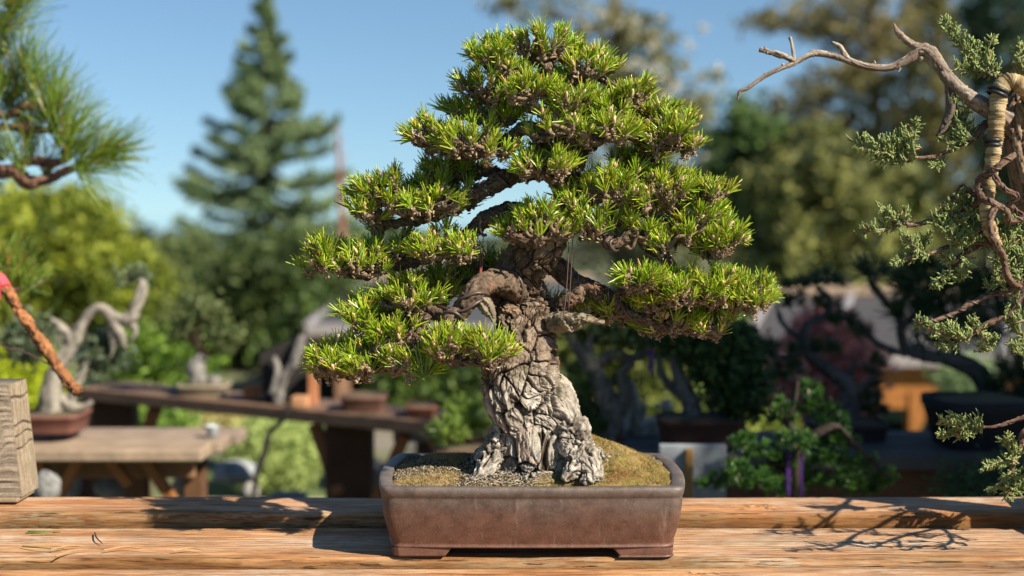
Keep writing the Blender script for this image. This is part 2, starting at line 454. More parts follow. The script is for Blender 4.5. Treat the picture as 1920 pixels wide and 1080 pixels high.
bench = thing('display_bench', 'weathered orange-brown plank bench that the big pine pot stands on', 'bench', (0, 1.75, -.75))
def plank(x0, x1, y0, y1, ztop, th, mat, seed, knots=()):
    nx, m = 420, 26
    # section: rounded top edges
    r = .007; sec = []
    for k in range(m):
        t = k / (m - 1); y = y0 + (y1 - y0) * t
        d = min(y - y0, y1 - y); zz = 0 if d >= r else -(r - math.sqrt(max(0, r * r - (r - d) ** 2))) * .9
        sec.append((y, zz))
    sec = [(y0 + .001, -th)] + [(y0, -r - .008)] + sec + [(y1, -r - .008), (y1 - .001, -th)]
    S = np.array(sec); X = np.linspace(x0, x1, nx)
    V = np.zeros((nx, len(S), 3)); V[..., 0] = X[:, None]; V[..., 1] = S[None, :, 0]; V[..., 2] = S[None, :, 1] + ztop
    v = V.reshape(-1, 3)
    g = np.stack([v[:, 0] * 1.2, v[:, 1] * 30, v[:, 2] * 30 + seed * 9], 1)
    v[:, 2] += .0014 * fbm(g, 3, seed) + .0022 * vnoise(np.stack([v[:, 0] * 2, v[:, 1] * 4, np.full(len(v), seed * 3.3)], 1), seed)
    v[:, 1] += .002 * vnoise(np.stack([v[:, 0] * 5, v[:, 1] * 3, v[:, 2] * 20 + seed], 1), seed + 3)
    for kx, ky in knots:
        d = np.hypot((v[:, 0] - kx) / 1.8, v[:, 1] - ky); v[:, 2] += .003 * np.exp(-(d / .016) ** 2) * np.cos(d * 700)
    ns = len(S); i = np.arange(nx - 1)[:, None] * ns; j = np.arange(ns - 1)[None]
    F = np.stack([i + j, i + ns + j, i + ns + j + 1, i + j + 1], -1).reshape(-1, 4)
    Fb = np.array([[k * ns + ns - 1, (k + 1) * ns + ns - 1, (k + 1) * ns, k * ns] for k in range(nx - 1)])
    caps = np.array([list(range(ns)), list(range(nx * ns - 1, (nx - 1) * ns - 1, -1))])
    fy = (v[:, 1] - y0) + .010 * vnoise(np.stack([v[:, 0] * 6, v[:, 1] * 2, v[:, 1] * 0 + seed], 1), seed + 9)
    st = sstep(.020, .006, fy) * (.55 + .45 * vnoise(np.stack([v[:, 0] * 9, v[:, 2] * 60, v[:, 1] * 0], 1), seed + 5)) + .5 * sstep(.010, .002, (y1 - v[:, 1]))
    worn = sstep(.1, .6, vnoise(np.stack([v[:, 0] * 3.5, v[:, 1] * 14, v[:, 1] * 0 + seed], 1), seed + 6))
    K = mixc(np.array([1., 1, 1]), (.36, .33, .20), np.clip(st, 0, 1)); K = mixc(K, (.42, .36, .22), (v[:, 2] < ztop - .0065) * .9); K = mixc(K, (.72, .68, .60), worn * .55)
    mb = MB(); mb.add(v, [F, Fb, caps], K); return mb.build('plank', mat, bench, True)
pm = [plank_mat('plank warm', (1, .80, .62), 1), plank_mat('plank grey', (1, .88, .74), 2), plank_mat('plank near', (1, .86, .70), 4), plank_mat('plank front', (1, .85, .7), 6)]
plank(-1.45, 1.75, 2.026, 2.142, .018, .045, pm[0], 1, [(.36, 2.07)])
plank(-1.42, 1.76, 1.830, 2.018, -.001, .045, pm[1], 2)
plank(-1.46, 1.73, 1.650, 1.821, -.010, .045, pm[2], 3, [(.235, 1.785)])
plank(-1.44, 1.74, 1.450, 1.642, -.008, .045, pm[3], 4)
wc = (.30, .15, .075)
for x in (-1.15, 0.1, 1.45):
    mb = MB(); bar(mb, (x, 1.50, -.077), (x, 2.12, -.077), .045, .055, wc); mb.build('cross_beam', M['bgwood'], bench)
    for y in (1.55, 2.08):
        mb = MB(); bar(mb, (x + .05, y, -.75), (x + .05, y, -.052), .08, .08, wc, (0, 1, 0)); mb.build('leg', M['bgwood'], bench)

# fallen needles on the planks
def T(px, py): # point on the bench top
    k = CAMH / (sin(PT) + (py - 540) / FP * cos(PT)); return np.array([k * (px - 960) / FP, k * (cos(PT) - (py - 540) / FP * sin(PT)), .0])
fallen = [((95, 1035), (160, 1030), (.42, .25, .10), 'tan fallen pine needle lying farthest to the left on the near plank'),
          ((105, 1048), (165, 1034), (.47, .24, .10), 'bent orange fallen needle resting across the dark plank gap'),
          ((42, 1028), (120, 1033), (.22, .20, .06), 'olive fallen needle on the middle plank beside the plank gap'),
          ((178, 1003), (192, 1023), (.10, .06, .03), 'short dark curled needle on the middle plank'),
          ((195, 1036), (266, 1033), (.50, .27, .12), 'pale orange fallen needle under the branch shadow'),
          ((325, 1037), (384, 1036), (.52, .30, .14), 'orange fallen needle nearest the pot shadow'),
          ((60, 1078), (190, 1076), (.50, .30, .15), 'long fallen needle curving along the nearest plank'),
          ((48, 1003), (112, 1002), (.16, .20, .05), 'green fallen needle cluster on the middle plank')]
for (a, b, c, lab) in fallen:
    p, q = T(*a), T(*b); zz = .003 if p[1] > 1.83 else -.0055
    if 1.81 < p[1] < 1.85: zz = .003
    mid = (p + q) / 2 + np.array([0,   .008 * (1 if a[0] % 2 else -1), .0015])
    mb = MB(); pts = [p + [0, 0, zz], mid + [0, 0, zz], q + [0, 0, zz]]
    tube(mb, pts, [.0012, .0011, .0006], 5, 12, c)
    if c[1] > c[0]: tube(mb, [p + [0, .01, zz], q + [.004, -.008, zz + .002]], [.0011, .0006], 5, 8, c)
    tag(mb.build('fallen_needle', M['twig']), lab, 'pine needle', 'fallen pine needles on the bench planks')

# ------------------------------------------------------------------ potted pine bonsai
YB = 1.93
tree = thing('potted_pine_bonsai', 'thick-trunked pine bonsai with bright green needle pads in a brown rectangular pot', 'bonsai', (-.0, 1.945, 0))
# pot ---------------------------------------------------------------
def pot_loop(hx, hy0, hy1, cy, cx=.0, bow=.012, bowy=.006, rc=.02, n=20):
    """plan outline: slightly bowed sides and small rounded corners, anticlockwise"""
    q = []
    def side(a, b, nx, ny, bw):
        for t in np.linspace(0, 1, n, endpoint=False):
            w = bw * (1 - (2 * t - 1) ** 2); q.append(((a[0] + (b[0] - a[0]) * t) + nx * w, (a[1] + (b[1] - a[1]) * t) + ny * w))
    x0, x1, y0, y1 = cx - hx, cx + hx, cy - hy0, cy + hy1
    c = rc
    def corner(px, py, a0):
        for t in np.linspace(0, 1, 5, endpoint=False):
            an = a0 + t * pi / 2; q.append((px + c * cos(an), py + c * sin(an)))
    side((x0 + c, y0), (x1 - c, y0), 0, -1, bowy); corner(x1 - c, y0 + c, -pi / 2)
    side((x1, y0 + c), (x1, y1 - c), 1, 0, bow); corner(x1 - c, y1 - c, 0)
    side((x1 - c, y1), (x0 + c, y1), 0, 1, bowy); corner(x0 + c, y1 - c, pi / 2)
    side((x0, y1 - c), (x0, y0 + c), -1, 0, bow); corner(x0 + c, y0 + c, pi)
    return np.array(q)
PCX, PCY = .0265, 1.952
def loft(mb, rings, closed_top=False, col=(.5, .5, .5), cap0=False):
    n = len(rings[0][0]); V = np.concatenate([np.column_stack([l, np.full(len(l), z)]) for l, z in rings])
    F = []
    for k in range(len(rings) - 1):
        for j in range(n): F.append([k * n + j, k * n + (j + 1) % n, (k + 1) * n + (j + 1) % n, (k + 1) * n + j])
    fl = [np.array(F)]
    if cap0: fl.append(np.array([list(range(n))[::-1]]))
    mb.add(V, fl, col)
prof = [(.0135, .188, .118), (.0135, .191, .121), (.0155, .1915, .1215), (.0165, .190, .120), (.020, .1905, .1208), (.032, .1945, .1245), (.048, .1985, .128), (.064, .2005, .1302), (.076, .2008, .1305), (.0795, .2005, .1302), (.0812, .2012, .131), (.0835, .2028, .1325), (.088, .2038, .1335), (.0925, .2038, .1335), (.0945, .2022, .132), (.0950, .199, .129), (.0945, .189, .119), (.0925, .1872, .117), (.080, .186, .116)]
PD = .005
rings = []
for z, hx, hy in prof:
    bow = .010 if hx > .195 else .009
    rings.append((pot_loop(hx - .006, hy, hy, PCY, PCX, bow, .0045, .016 if hx > .188 else .012), z))
mb = MB(); loft(mb, rings, cap0=True)
m, nt, b = newmat('unglazed brown clay')
tc = N(nt, "ShaderNodeTexCoord"); sp = N(nt, "ShaderNodeSeparateXYZ"); nt.links.new(tc.outputs["Object"], sp.inputs[0])
n1 = noise_tex(nt, 9, 5, .6, None, (1, 1, 2.2)); n2 = noise_tex(nt, 420, 4, .7); n3 = noise_tex(nt, 60, 6, .7)
ad = N(nt, "ShaderNodeMath", operation='MULTIPLY_ADD'); nt.links.new(n1.outputs[0], ad.inputs[0]); ad.inputs[1].default_value = .075
nt.links.new(sp.outputs[2], ad.inputs[2])
cr = ramp(nt, ad.outputs[0], [(.055, (.170, .074, .045)), (.09, (.150, .072, .048)), (.108, (.125, .080, .060)), (.135, (.165, .128, .106))])
c2 = ramp(nt, n3.outputs[0], [(.32, .42), (.52, .70), (.66, .86)])
col = mixrgb(nt, 1, cr.outputs[0], c2.outputs[0], 'MULTIPLY')
sp2 = ramp(nt, n2.outputs[0], [(.60, 0.0), (.70, 1.0)])
fm = N(nt, "ShaderNodeMath", operation='MULTIPLY'); fm.inputs[1].default_value = .35; nt.links.new(sp2.outputs[0], fm.inputs[0])
col = mixrgb(nt, fm.outputs[0], col, (.34, .24, .17))
# lime bloom: pale vertical scuffs
sc1 = noise_tex(nt, 30, 4, .6, None, (2.4, 1, .35)); sr = ramp(nt, sc1.outputs[0], [(.60, 0.0), (.78, .35)])
col = mixrgb(nt, sr.outputs[0], col, (.36, .27, .22))
vd = N(nt, "ShaderNodeTexVoronoi"); vd.inputs["Scale"].default_value = 26; nt.links.new(tc.outputs["Object"], vd.inputs["Vector"])
vr = ramp(nt, vd.outputs["Distance"], [(.03, 1.0), (.055, 0.0)])
col = mixrgb(nt, vr.outputs[0], col, (.42, .36, .24))
nt.links.new(col, b.inputs["Base Color"])
rr_ = ramp(nt, n3.outputs[0], [(.3, .42), (.7, .6)]); nt.links.new(rr_.outputs[0], b.inputs["Roughness"])
b.inputs["Specular IOR Level"].default_value = .45
nt.links.new(bumpn(nt, n2.outputs[0], .0009, .55), b.inputs["Normal"])
M['clay'] = m
pot = mb.build('pot', M['clay'], tree, True)
# feet: corner pieces with slanted inner ends
for sx in (-1, 1):
    for sy in (-1, 1):
        mb = MB(); q = []
        X0 = PCX + sx * .1835; Xi = PCX + sx * .104; Xo = X0
        yo = PCY + sy * .1215; yi = PCY + sy * .06; t = .02
        def pl(z, k):  # L-shaped plan
            ins = (1 - k) * .010; s = k * .0012
            return [(Xo - sx * .010, yo - 0), (Xi + sx * ins, yo), (Xi + sx * ins, yo - sy * t), (Xo - sx * t, yo - sy * t), (Xo - sx * t, yi), (Xo, yi), (Xo, yo - sy * .010), (Xo - sx * .003, yo - sy * .003)]
        A = np.array([(x, y, .0015) for x, y in pl(0, 0)]); B = np.array([(x + sx * .0012 * (abs(x - PCX) > .15), y, .0138) for x, y in pl(1, 1)])
        n = len(A)
        F = [[j, (j + 1) % n, n + (j + 1) % n, n + j] for j in range(n)]
        if sx * sy > 0: F = [f[::-1] for f in F]
        mb.add(np.concatenate([A, B]), [np.array(F), np.array([list(range(n))])])
        o = mb.build('foot', M['clay'], pot)
        bv = o.modifiers.new('soft edge', 'BEVEL'); bv.width = .0018; bv.segments = 2
# soil ---------------------------------------------------------------
def soil_z(x, y):
    dx = x - PCX; dy = y - PCY
    e = np.maximum(np.abs(dx) / .193, np.abs(dy) / .12)
    edge = np.clip((1 - e) / .28, 0, 1)
    base = .0865 + .010 * edge ** .8
    base = base + .007 * np.exp(-(((x + .09) / .06) ** 2 + ((y - 1.95) / .06) ** 2))
    base = base + .022 * np.exp(-(((x - .055) / .10) ** 2 + ((y - 1.97) / .075) ** 2))
    base = base + .017 * np.exp(-(((x - .125) / .055) ** 2 + ((y - 1.99) / .055) ** 2)) * np.clip((1 - e) / .1, 0, 1)
    base = base + .010 * np.exp(-(((x - .095) / .022) ** 2 + ((y - 1.985) / .03) ** 2))
    return base
lp = pot_loop(.1825, .1165, .1165, PCY, PCX, .009, .004, .014)
def inside(x, y, k=1.0):
    dx = np.abs(x - PCX) / k; dy = np.abs(y - PCY) / k
    return (dy < .1165 + .004 * (1 - np.clip(dx / .18, 0, 1) ** 2)) & (dx < .1825 + .009 * (1 - np.clip(dy / .1165, 0, 1) ** 2))
rs = np.linspace(0, 1, 110); ctr = np.array([PCX, PCY])
# resample outline
k = np.linspace(0, len(lp), 420, endpoint=False); lq = np.stack([np.interp(k, np.arange(len(lp) + 1), np.r_[lp[:, i], lp[0, i]]) for i in (0, 1)], 1)
XY = ctr + (lq[None] - ctr) * (rs[:, None, None] ** .8)
V = np.concatenate([XY, soil_z(XY[..., 0], XY[..., 1])[..., None]], -1).reshape(-1, 3)
g = V * 1.0
moss = sstep(-.15, .25, fbm(g * 22 + 5, 3, 5) + .35 * (V[:, 0] > .10) + .12 * (V[:, 0] < -.05) - .1)
right = sstep(.09, .13, V[:, 0])
red = np.exp(-(((V[:, 0] - .142) / .025) ** 2 + ((V[:, 1] - 1.875) / .02) ** 2)) + .5 * np.exp(-(((V[:, 0] + .045) / .025) ** 2 + ((V[:, 1] - 1.86) / .016) ** 2))
V[:, 2] += .0045 * np.clip(fbm(g * 55, 3, 19), -.3, 1) + .0024 * fbm(g * 120, 4, 9) + moss * .0022 * (1 + fbm(g * 300, 2, 12)) + .0012 * fbm(g * 600, 2, 13)
tone = fbm(g * 60, 3, 31)
soilc = mixc((.075, .060, .042), (.26, .20, .12), sstep(-.5, .5, fbm(g * 150, 3, 33)))
mossc = mixc((.30, .20, .08), (.24, .20, .05), sstep(-.3, .4, tone))
greenm = sstep(.15, .5, fbm(g * 35, 3, 35))
mossc = mixc(mossc, (.10, .13, .018), greenm * .8)
leftc = mixc((.36, .26, .125), (.22, .17, .07), sstep(-.3, .3, tone))
leftm = sstep(-.03, -.08, V[:, 0])
K = mixc(soilc, mossc, moss * .9)
K = mixc(K, leftc, leftm * .6 * moss)
K = mixc(K, (.20, .075, .035), np.clip(red * 1.2, 0, 1) * .9)
nr, na = XY.shape[:2]
i = np.arange(nr - 1)[:, None] * na; j = np.arange(na)[None]; j2 = (j + 1) % na
mb = MB(); mb.add(V, [np.stack([i + j, i + na + j, i + na + j2, i + j2], -1).reshape(-1, 4)], K)
soil = mb.build('soil', attr_mat('soil', .95, 0, bump=(900, .0012), spec=.1, nvar=.4, nscale=700), tree, True)
# moss fibres and grit, uncountable
n = 30000
x = rng.uniform(PCX - .19, PCX + .19, n); y = rng.uniform(PCY - .118, PCY + .118, n); ok = inside(x, y, .975); x, y = x[ok], y[ok]; n = len(x)
z = soil_z(x, y); p = np.stack([x, y, z + .001], 1)
mo = (fbm(p * 22 + 5, 3, 5) + .35 * (x > .1) + .12 * (x < -.05) - .1) > .0
cm = mixc((.42, .27, .10), (.28, .24, .055), rng.uniform(0, 1, n)); gm = sstep(.15, .5, fbm(p * 35, 3, 35))
cm = mixc(cm, (.13, .17, .02), gm); cm = mixc(cm, (.42, .30, .14), (x < -.05) * .7)
mb = MB(); D = rng.normal(size=(n, 3)) * .55 + [0, 0, 1]
needles(mb, p[mo], D[mo], rng.uniform(.003, .006, mo.sum()), .00035, cm[mo] * .6, cm[mo] * 1.1, rings=(0, 1), tip=.4)
mb.build('moss', M['leaf'], soil, kind='stuff')
gi = ~mo; sel = rng.uniform(size=gi.sum()) < .55; q = p[gi][sel]; ng = len(q)
gc = np.array([(.44, .35, .22), (.05, .045, .035), (.24, .18, .10), (.11, .09, .055), (.30, .25, .17), (.20, .09, .05)])[rng.choice(6, ng, p=[.10, .32, .24, .24, .06, .04])]
mb = MB(); blobs(mb, q + [0, 0, .0008], rng.normal(size=(ng, 3)), rng.uniform(.0005, .0015, ng), rng.uniform(.0007, .0018, ng), gc * rng.uniform(.7, 1.2, (ng, 1)), 5, 3)
mb.build('grit', M['grit'], soil, kind='stuff')
# dead pale grass strands on the soil
mb = MB(); n = 520; x = rng.normal(.03, .05, n); y = rng.normal(1.865, .016, n); z = soil_z(x, y) + .003
ok = inside(x, y, .95); D = rng.normal(size=(n, 3)) * [1, .8, .35]
needles(mb, np.stack([x, y, z], 1)[ok], D[ok], rng.uniform(.006, .018, ok.sum()), .0004, (.42, .36, .26), (.52, .46, .36), bend=.5, rings=(0, .3, .6, 1))
mb.build('dry_grass', M['leaf'], soil, kind='stuff')

# trunk ---------------------------------------------------------------
def trunk_col(V, crack, c1, c2, h):
    z = V[:, 2]; lo = sstep(.31, .15, z + .09 * fbm(V * 16, 3, 3))
    grey = mixc((.24, .20, .155), (.66, .605, .52), .55 * c1 + .45 * c2)
    brown = mixc((.10, .062, .04), (.28, .195, .125), .5 * c1 + .5 * c2)
    k = mixc(brown, grey, lo * .85 + .1 * c2)
    blot = sstep(.1, .5, fbm(V * 70, 3, 8)); k = mixc(k, k * .62 + np.array([.03, .015, 0]), blot * .55)
    k = mixc(k, np.array([.33, .18, .10]), ((c1 > .92) & (c2 > .4)) * .5)
    k = mixc(k, np.array([.30, .29, .19]), sstep(.25, .6, fbm(V * 30, 2, 88)) * .35)
    k = k * (1 - .45 * sstep(.15, .55, fbm(V * 260, 3, 89)))[:, None]
    dark = mixc((.022, .014, .009), (.065, .04, .026), c2)
    return mixc(dark, k, crack)
TR = [(1008, 925, 118), (1010, 895, 106), (1010, 870, 99), (1010, 840, 93), (1011, 805, 84), (1006, 772, 77), (973, 742, 76), (968, 700, 72), (976, 660, 66), (984, 622, 60), (983, 592, 57), (980, 560, 52), (970, 530, 48), (984, 503, 44), (1000, 480, 44), (1018, 460, 42), (1034, 438, 36), (1048, 410, 27), (1056, 380, 21), (1066, 340, 19), (1080, 300, 18), (1086, 265, 17), (1070, 230, 15), (1052, 195, 13), (1036, 155, 11), (1022, 115, 8), (1014, 82, 5)]
S = YB / FP
tp = []
for k, (px, py, r) in enumerate(TR):
    dy = .02 * sin(k * .7) if k > 3 else 0
    tp.append((*P(px, py, YB + dy), r * S * .89))
tp = np.array(tp)
flaremap = [(-2.45, .32, .30), (-.62, .42, .34), (-1.35, -.30, .30), (2.3, .2, .4), (.7, .2, .4), (-.15, .14, .25)]
def flute(path, th, Nn):
    ang = np.arctan2(Nn[..., 1], Nn[..., 0]); hz = (path[:, 2] - .095)[:, None]
    f = np.ones(Nn.shape[:2])
    for a0, amp, w in flaremap:
        d = (ang - a0 + pi) % (2 * pi) - pi
        f = f + amp * np.exp(-(d / w) ** 2) * np.exp(-np.maximum(hz, 0) / .022)
    f = f + .10 * np.sin(ang * 3 + hz * 14) + .06 * np.sin(ang * 5 - hz * 30 + 1) + .05 * np.sin(ang * 2 + hz * 60)
    return f
mb = MB()
tpath = bark_tube(mb, tp[:, :3], tp[:, 3], 680, 460, .027, .0074, trunk_col, flute, 8, zs=1.0, lump=1.2, wp=.45, flaky=.35)
trunk = mb.build('trunk', M['bark'], tree, True)
# surface roots
for pts in ([(945, 810, 1.90, 24), (925, 850, 1.885, 22), (908, 880, 1.87, 15), (884, 903, 1.858, 6)],
            [(1072, 795, 1.895, 28), (1090, 845, 1.875, 27), (1108, 878, 1.855, 19), (1124, 903, 1.845, 8)],
            [(1066, 830, 1.88, 18), (1082, 866, 1.86, 15), (1068, 888, 1.845, 10), (1056, 900, 1.838, 5)],
            [(1100, 872, 1.855, 10), (1108, 892, 1.842, 9), (1092, 905, 1.832, 5)],
            [(918, 850, 1.93, 18), (890, 872, 1.93, 12), (868, 884, 1.925, 6)],
            [(1108, 850, 1.93, 20), (1135, 866, 1.94, 14), (1158, 872, 1.95, 6)]):
    mb = MB(); w = np.array([(*P(a, b_, Y), r * S) for a, b_, Y, r in pts])
    bark_tube(mb, w[:, :3], w[:, 3], 120, 80, .018, .0050, trunk_col, None, 17, zs=.6, lump=.8)
    mb.build('root', M['bark'], trunk, True)

def bcol(V, crack, c1, c2, h):
    k = mixc((.10, .066, .044), (.235, .165, .11), c1 * .7 + .3 * c2)
    k = mixc(k, (.24, .11, .065), (c1 > .88) * .6); k = k * (1 - .4 * sstep(.1, .5, fbm(V * 300, 2, 89)))[:, None]
    return mixc((.045, .03, .02), k, .25 + .75 * crack)
def wcol(V, crack, c1, c2, h): return mixc(mixc((.28, .16, .09), (.42, .31, .20), c1), (.12, .07, .04), (1 - crack) * .7)
def branch(pts, cell=.009, depth=.0028, wires=((4, .0),), n=None, col=bcol, wr=.0022, name='branch'):
    w = np.array([(*P(a, b_, Y), r * S) for a, b_, Y, r in pts])
    L = np.linalg.norm(np.diff(w[:, :3], axis=0), axis=1).sum()
    mb = MB(); n = n or int(L / .0016) + 8
    g = bark_tube(mb, w[:, :3], w[:, 3], n, 40, cell, depth, col, None, int(pts[0][0]) % 97)
    br = mb.build(name, M['bark'], tree, True)
    for turns, ph in wires:
        if turns:
            mw = MB(); coil(mw, *g, wr, turns, .04, .96, (.065, .042, .032), ph); mw.build('training_wire', M['wire'], br, True)
    return g
BR = [
 # lower left main limb and its forks
 ([(985, 560, 1.94, 24), (948, 530, 1.905, 21), (914, 528, 1.88, 20), (886, 552, 1.86, 18), (864, 584, 1.86, 15), (835, 592, 1.865, 12), (805, 584, 1.88, 10), (770, 590, 1.9, 8), (735, 612, 1.9, 6)], ((3.0, .4), (2, 2.2))),
 ([(868, 582, 1.86, 13), (842, 600, 1.85, 12), (828, 640, 1.85, 9), (840, 672, 1.84, 8), (880, 680, 1.835, 6), (925, 672, 1.83, 4)], ((4, 0),)),
 ([(800, 590, 1.87, 9), (780, 630, 1.86, 8), (745, 668, 1.86, 7), (700, 690, 1.87, 6), (650, 708, 1.88, 4)], ((4, 1),)),
 ([(930, 545, 1.93, 14), (880, 535, 1.97, 10), (840, 540, 1.99, 8), (790, 560, 1.98, 6), (720, 590, 1.96, 4)], ((5, 1),)),
 # left middle limb
 ([(1020, 440, 1.93, 24), (990, 402, 1.93, 17), (955, 396, 1.925, 15), (915, 410, 1.92, 14), (885, 432, 1.92, 12), (865, 455, 1.925, 11), (820, 478, 1.93, 10), (770, 492, 1.93, 9), (720, 506, 1.93, 8), (670, 518, 1.93, 6), (630, 508, 1.93, 4)], ((9, 0),)),
 # left upper limb
 ([(1070, 330, 1.93, 20), (1030, 318, 1.92, 17), (985, 322, 1.91, 16), (950, 335, 1.91, 14), (915, 352, 1.91, 14), (880, 372, 1.91, 13), (850, 392, 1.91, 10), (810, 405, 1.915, 9), (770, 414, 1.92, 8), (720, 418, 1.92, 6), (690, 404, 1.92, 4)], ((10, .5),)),
 ([(950, 330, 1.93, 10), (900, 318, 1.96, 8), (850, 330, 1.98, 6), (790, 350, 1.98, 4)], ((4, 0),)),
 # left high
 ([(1080, 275, 1.93, 14), (1040, 262, 1.90, 12), (990, 240, 1.895, 10), (950, 262, 1.90, 9), (905, 285, 1.90, 8), (860, 290, 1.905, 6), (815, 280, 1.91, 4)], ((6, 0),)),
 ([(1060, 215, 1.93, 12), (1000, 205, 1.93, 8), (950, 190, 1.93, 6), (900, 172, 1.93, 4)], ((4, 0),)),
 ([(1040, 165, 1.93, 9), (990, 140, 1.93, 7), (940, 118, 1.93, 4)], ((3, 0),)),
 ([(1040, 160, 1.93, 9), (1080, 150, 1.94, 7), (1125, 150, 1.94, 5), (1160, 165, 1.94, 4)], ((4, 0),)),
 ([(1070, 235, 1.93, 12), (1110, 215, 1.93, 9), (1160, 205, 1.93, 7), (1195, 190, 1.93, 4)], ((4, 0),)),
 # right high
 ([(1086, 280, 1.93, 15), (1125, 258, 1.92, 12), (1165, 246, 1.92, 11), (1195, 258, 1.92, 10), (1225, 270, 1.92, 9), (1260, 275, 1.92, 7), (1295, 272, 1.92, 4)], ((6, 0),)),
 ([(1070, 255, 1.92, 12), (1050, 250, 1.885, 10), (1085, 262, 1.87, 9), (1130, 262, 1.87, 7)], ((4, 0),)),
 # right middle
 ([(1075, 335, 1.93, 14), (1110, 352, 1.90, 12), (1150, 378, 1.895, 10), (1200, 388, 1.90, 9), (1250, 385, 1.91, 7), (1310, 378, 1.92, 5), (1340, 368, 1.92, 3)], ((7, 0),)),
 ([(1060, 385, 1.93, 14), (1085, 410, 1.90, 13), (1130, 440, 1.885, 11), (1145, 460, 1.88, 9), (1180, 448, 1.88, 6)], ((4, 0),)),
 ([(1150, 425, 1.90, 11), (1195, 430, 1.905, 11), (1212, 455, 1.91, 11), (1240, 476, 1.915, 10), (1262, 505, 1.92, 8), (1300, 550, 1.92, 7), (1350, 572, 1.92, 6), (1410, 572, 1.92, 4)], ((6, 0),)),
 ([(1200, 395, 1.90, 8), (1245, 420, 1.92, 7), (1290, 455, 1.92, 7), (1330, 478, 1.92, 6), (1370, 474, 1.92, 4)], ((5, 0),)),
 ([(1030, 432, 1.92, 14), (1010, 450, 1.885, 11), (975, 448, 1.865, 9), (950, 428, 1.86, 5)], ((2, 0),)),
 ([(1055, 345, 1.92, 12), (1035, 335, 1.88, 10), (1010, 318, 1.87, 7), (990, 305, 1.87, 4)], ((3, 0),)),
 # right lower limb
 ([(1010, 492, 1.945, 22), (1045, 500, 1.94, 17), (1070, 525, 1.93, 15), (1105, 540, 1.93, 15), (1140, 560, 1.93, 13), (1170, 585, 1.93, 11), (1210, 600, 1.93, 8), (1270, 620, 1.93, 7), (1330, 612, 1.93, 5), (1370, 600, 1.93, 3)], ((6, 0), (2.0, 1.5))),
 ([(1140, 560, 1.94, 9), (1180, 545, 1.91, 7), (1210, 540, 1.90, 6), (1270, 572, 1.90, 5)], ((3, 0),)),
 ([(1060, 560, 1.95, 11), (1068, 575, 1.96, 10), (1100, 592, 1.97, 7), (1140, 590, 1.98, 5)], ((0, 0),)),
 ([(975, 500, 1.95, 12), (940, 505, 1.98, 8), (905, 500, 2.0, 6), (870, 520, 2.01, 4)], ((2, 0),)),
]
for pts, w in BR: branch(pts, wires=w)
# drooping loop of branch beside the stub
branch([(1078, 528, 1.925, 12), (1082, 552, 1.92, 13), (1066, 562, 1.92, 14), (1052, 575, 1.922, 12), (1056, 600, 1.925, 11)], wires=((0, 0),))
# pale cut stub pointing right
def stubcol(V, crack, c1, c2, h): return mixc((.13, .10, .06), mixc((.20, .16, .105), (.34, .275, .18), c1), .3 + .7 * crack)
def stub(pts, nm): 
    w = np.array([(*P(a, b_, Y), r * S) for a, b_, Y, r in pts]); mb = MB()
    bark_tube(mb, w[:, :3], w[:, 3], 90, 36, .010, .003, stubcol, None, 5, zs=.2); mb.build(nm, M['bark'], tree, True)
stub([(1035, 605, 1.91, 17), (1058, 602, 1.895, 17), (1078, 602, 1.885, 14), (1092, 598, 1.88, 9), (1110, 600, 1.88, 6), (1128, 604, 1.88, 4.5), (1134, 604, 1.88, 3)], 'stub')
stub([(1060, 600, 1.89, 13), (1066, 612, 1.885, 8), (1074, 622, 1.883, 3)], 'stub')
stub([(1085, 596, 1.89, 6), (1098, 586, 1.89, 4), (1108, 583, 1.89, 2)], 'stub')
stub([(905, 566, 1.865, 10), (914, 578, 1.858, 11), (922, 592, 1.856, 6), (926, 604, 1.856, 2)], 'stub')
# smooth grey padding plate clamped behind the upper trunk
mb = MB(); w = [P(1056, 338, 1.935), P(1075, 318, 1.94), P(1092, 345, 1.945), P(1085, 372, 1.94)]
pc = np.array([P(*q, 1.948) for q in ((1050, 312), (1072, 302), (1092, 322), (1108, 352), (1102, 380), (1082, 384), (1060, 368), (1050, 340))])
pf = pc - [0, .004, 0]; n8 = len(pc)
mb.add(np.concatenate([pf, pc]), [np.array([[j, n8 + j, n8 + (j + 1) % n8, (j + 1) % n8] for j in range(n8)]), np.array([list(range(n8)), list(range(2 * n8 - 1, n8 - 1, -1))])], (.30, .33, .36))
o = mb.build('padding_plate', M['plain'], tree); bv = o.modifiers.new('b', 'BEVEL'); bv.width = .0015; bv.segments = 2
# guy wires
def gwire(pts, r=.0007, col=(.10, .06, .05)):
    mb = MB(); tube(mb, [P(*q) for q in pts], r, 6, 14, col); mb.build('guy_wire', M['wire'], tree, True)
gwire([(1075, 430, 1.88), (1070, 520, 1.885), (1066, 585, 1.882)]); gwire([(1068, 430, 1.878), (1063, 530, 1.88), (1055, 612, 1.878)])
gwire([(906, 445, 1.905), (905, 480, 1.9), (902, 520, 1.868)], .0006, (.30, .08, .06)); gwire([(899, 450, 1.905), (901, 488, 1.9), (900, 515, 1.868)], .0006, (.30, .08, .06))
mb = MB(); tube(mb, [P(895, 402, 1.9), P(901, 410, 1.898), P(900, 428, 1.898), (P(906, 441, 1.9)), P(912, 440, 1.902)], .0022, 7, 30, (.07, .05, .04)); mb.build('wire_hook', M['wire'], tree, True)

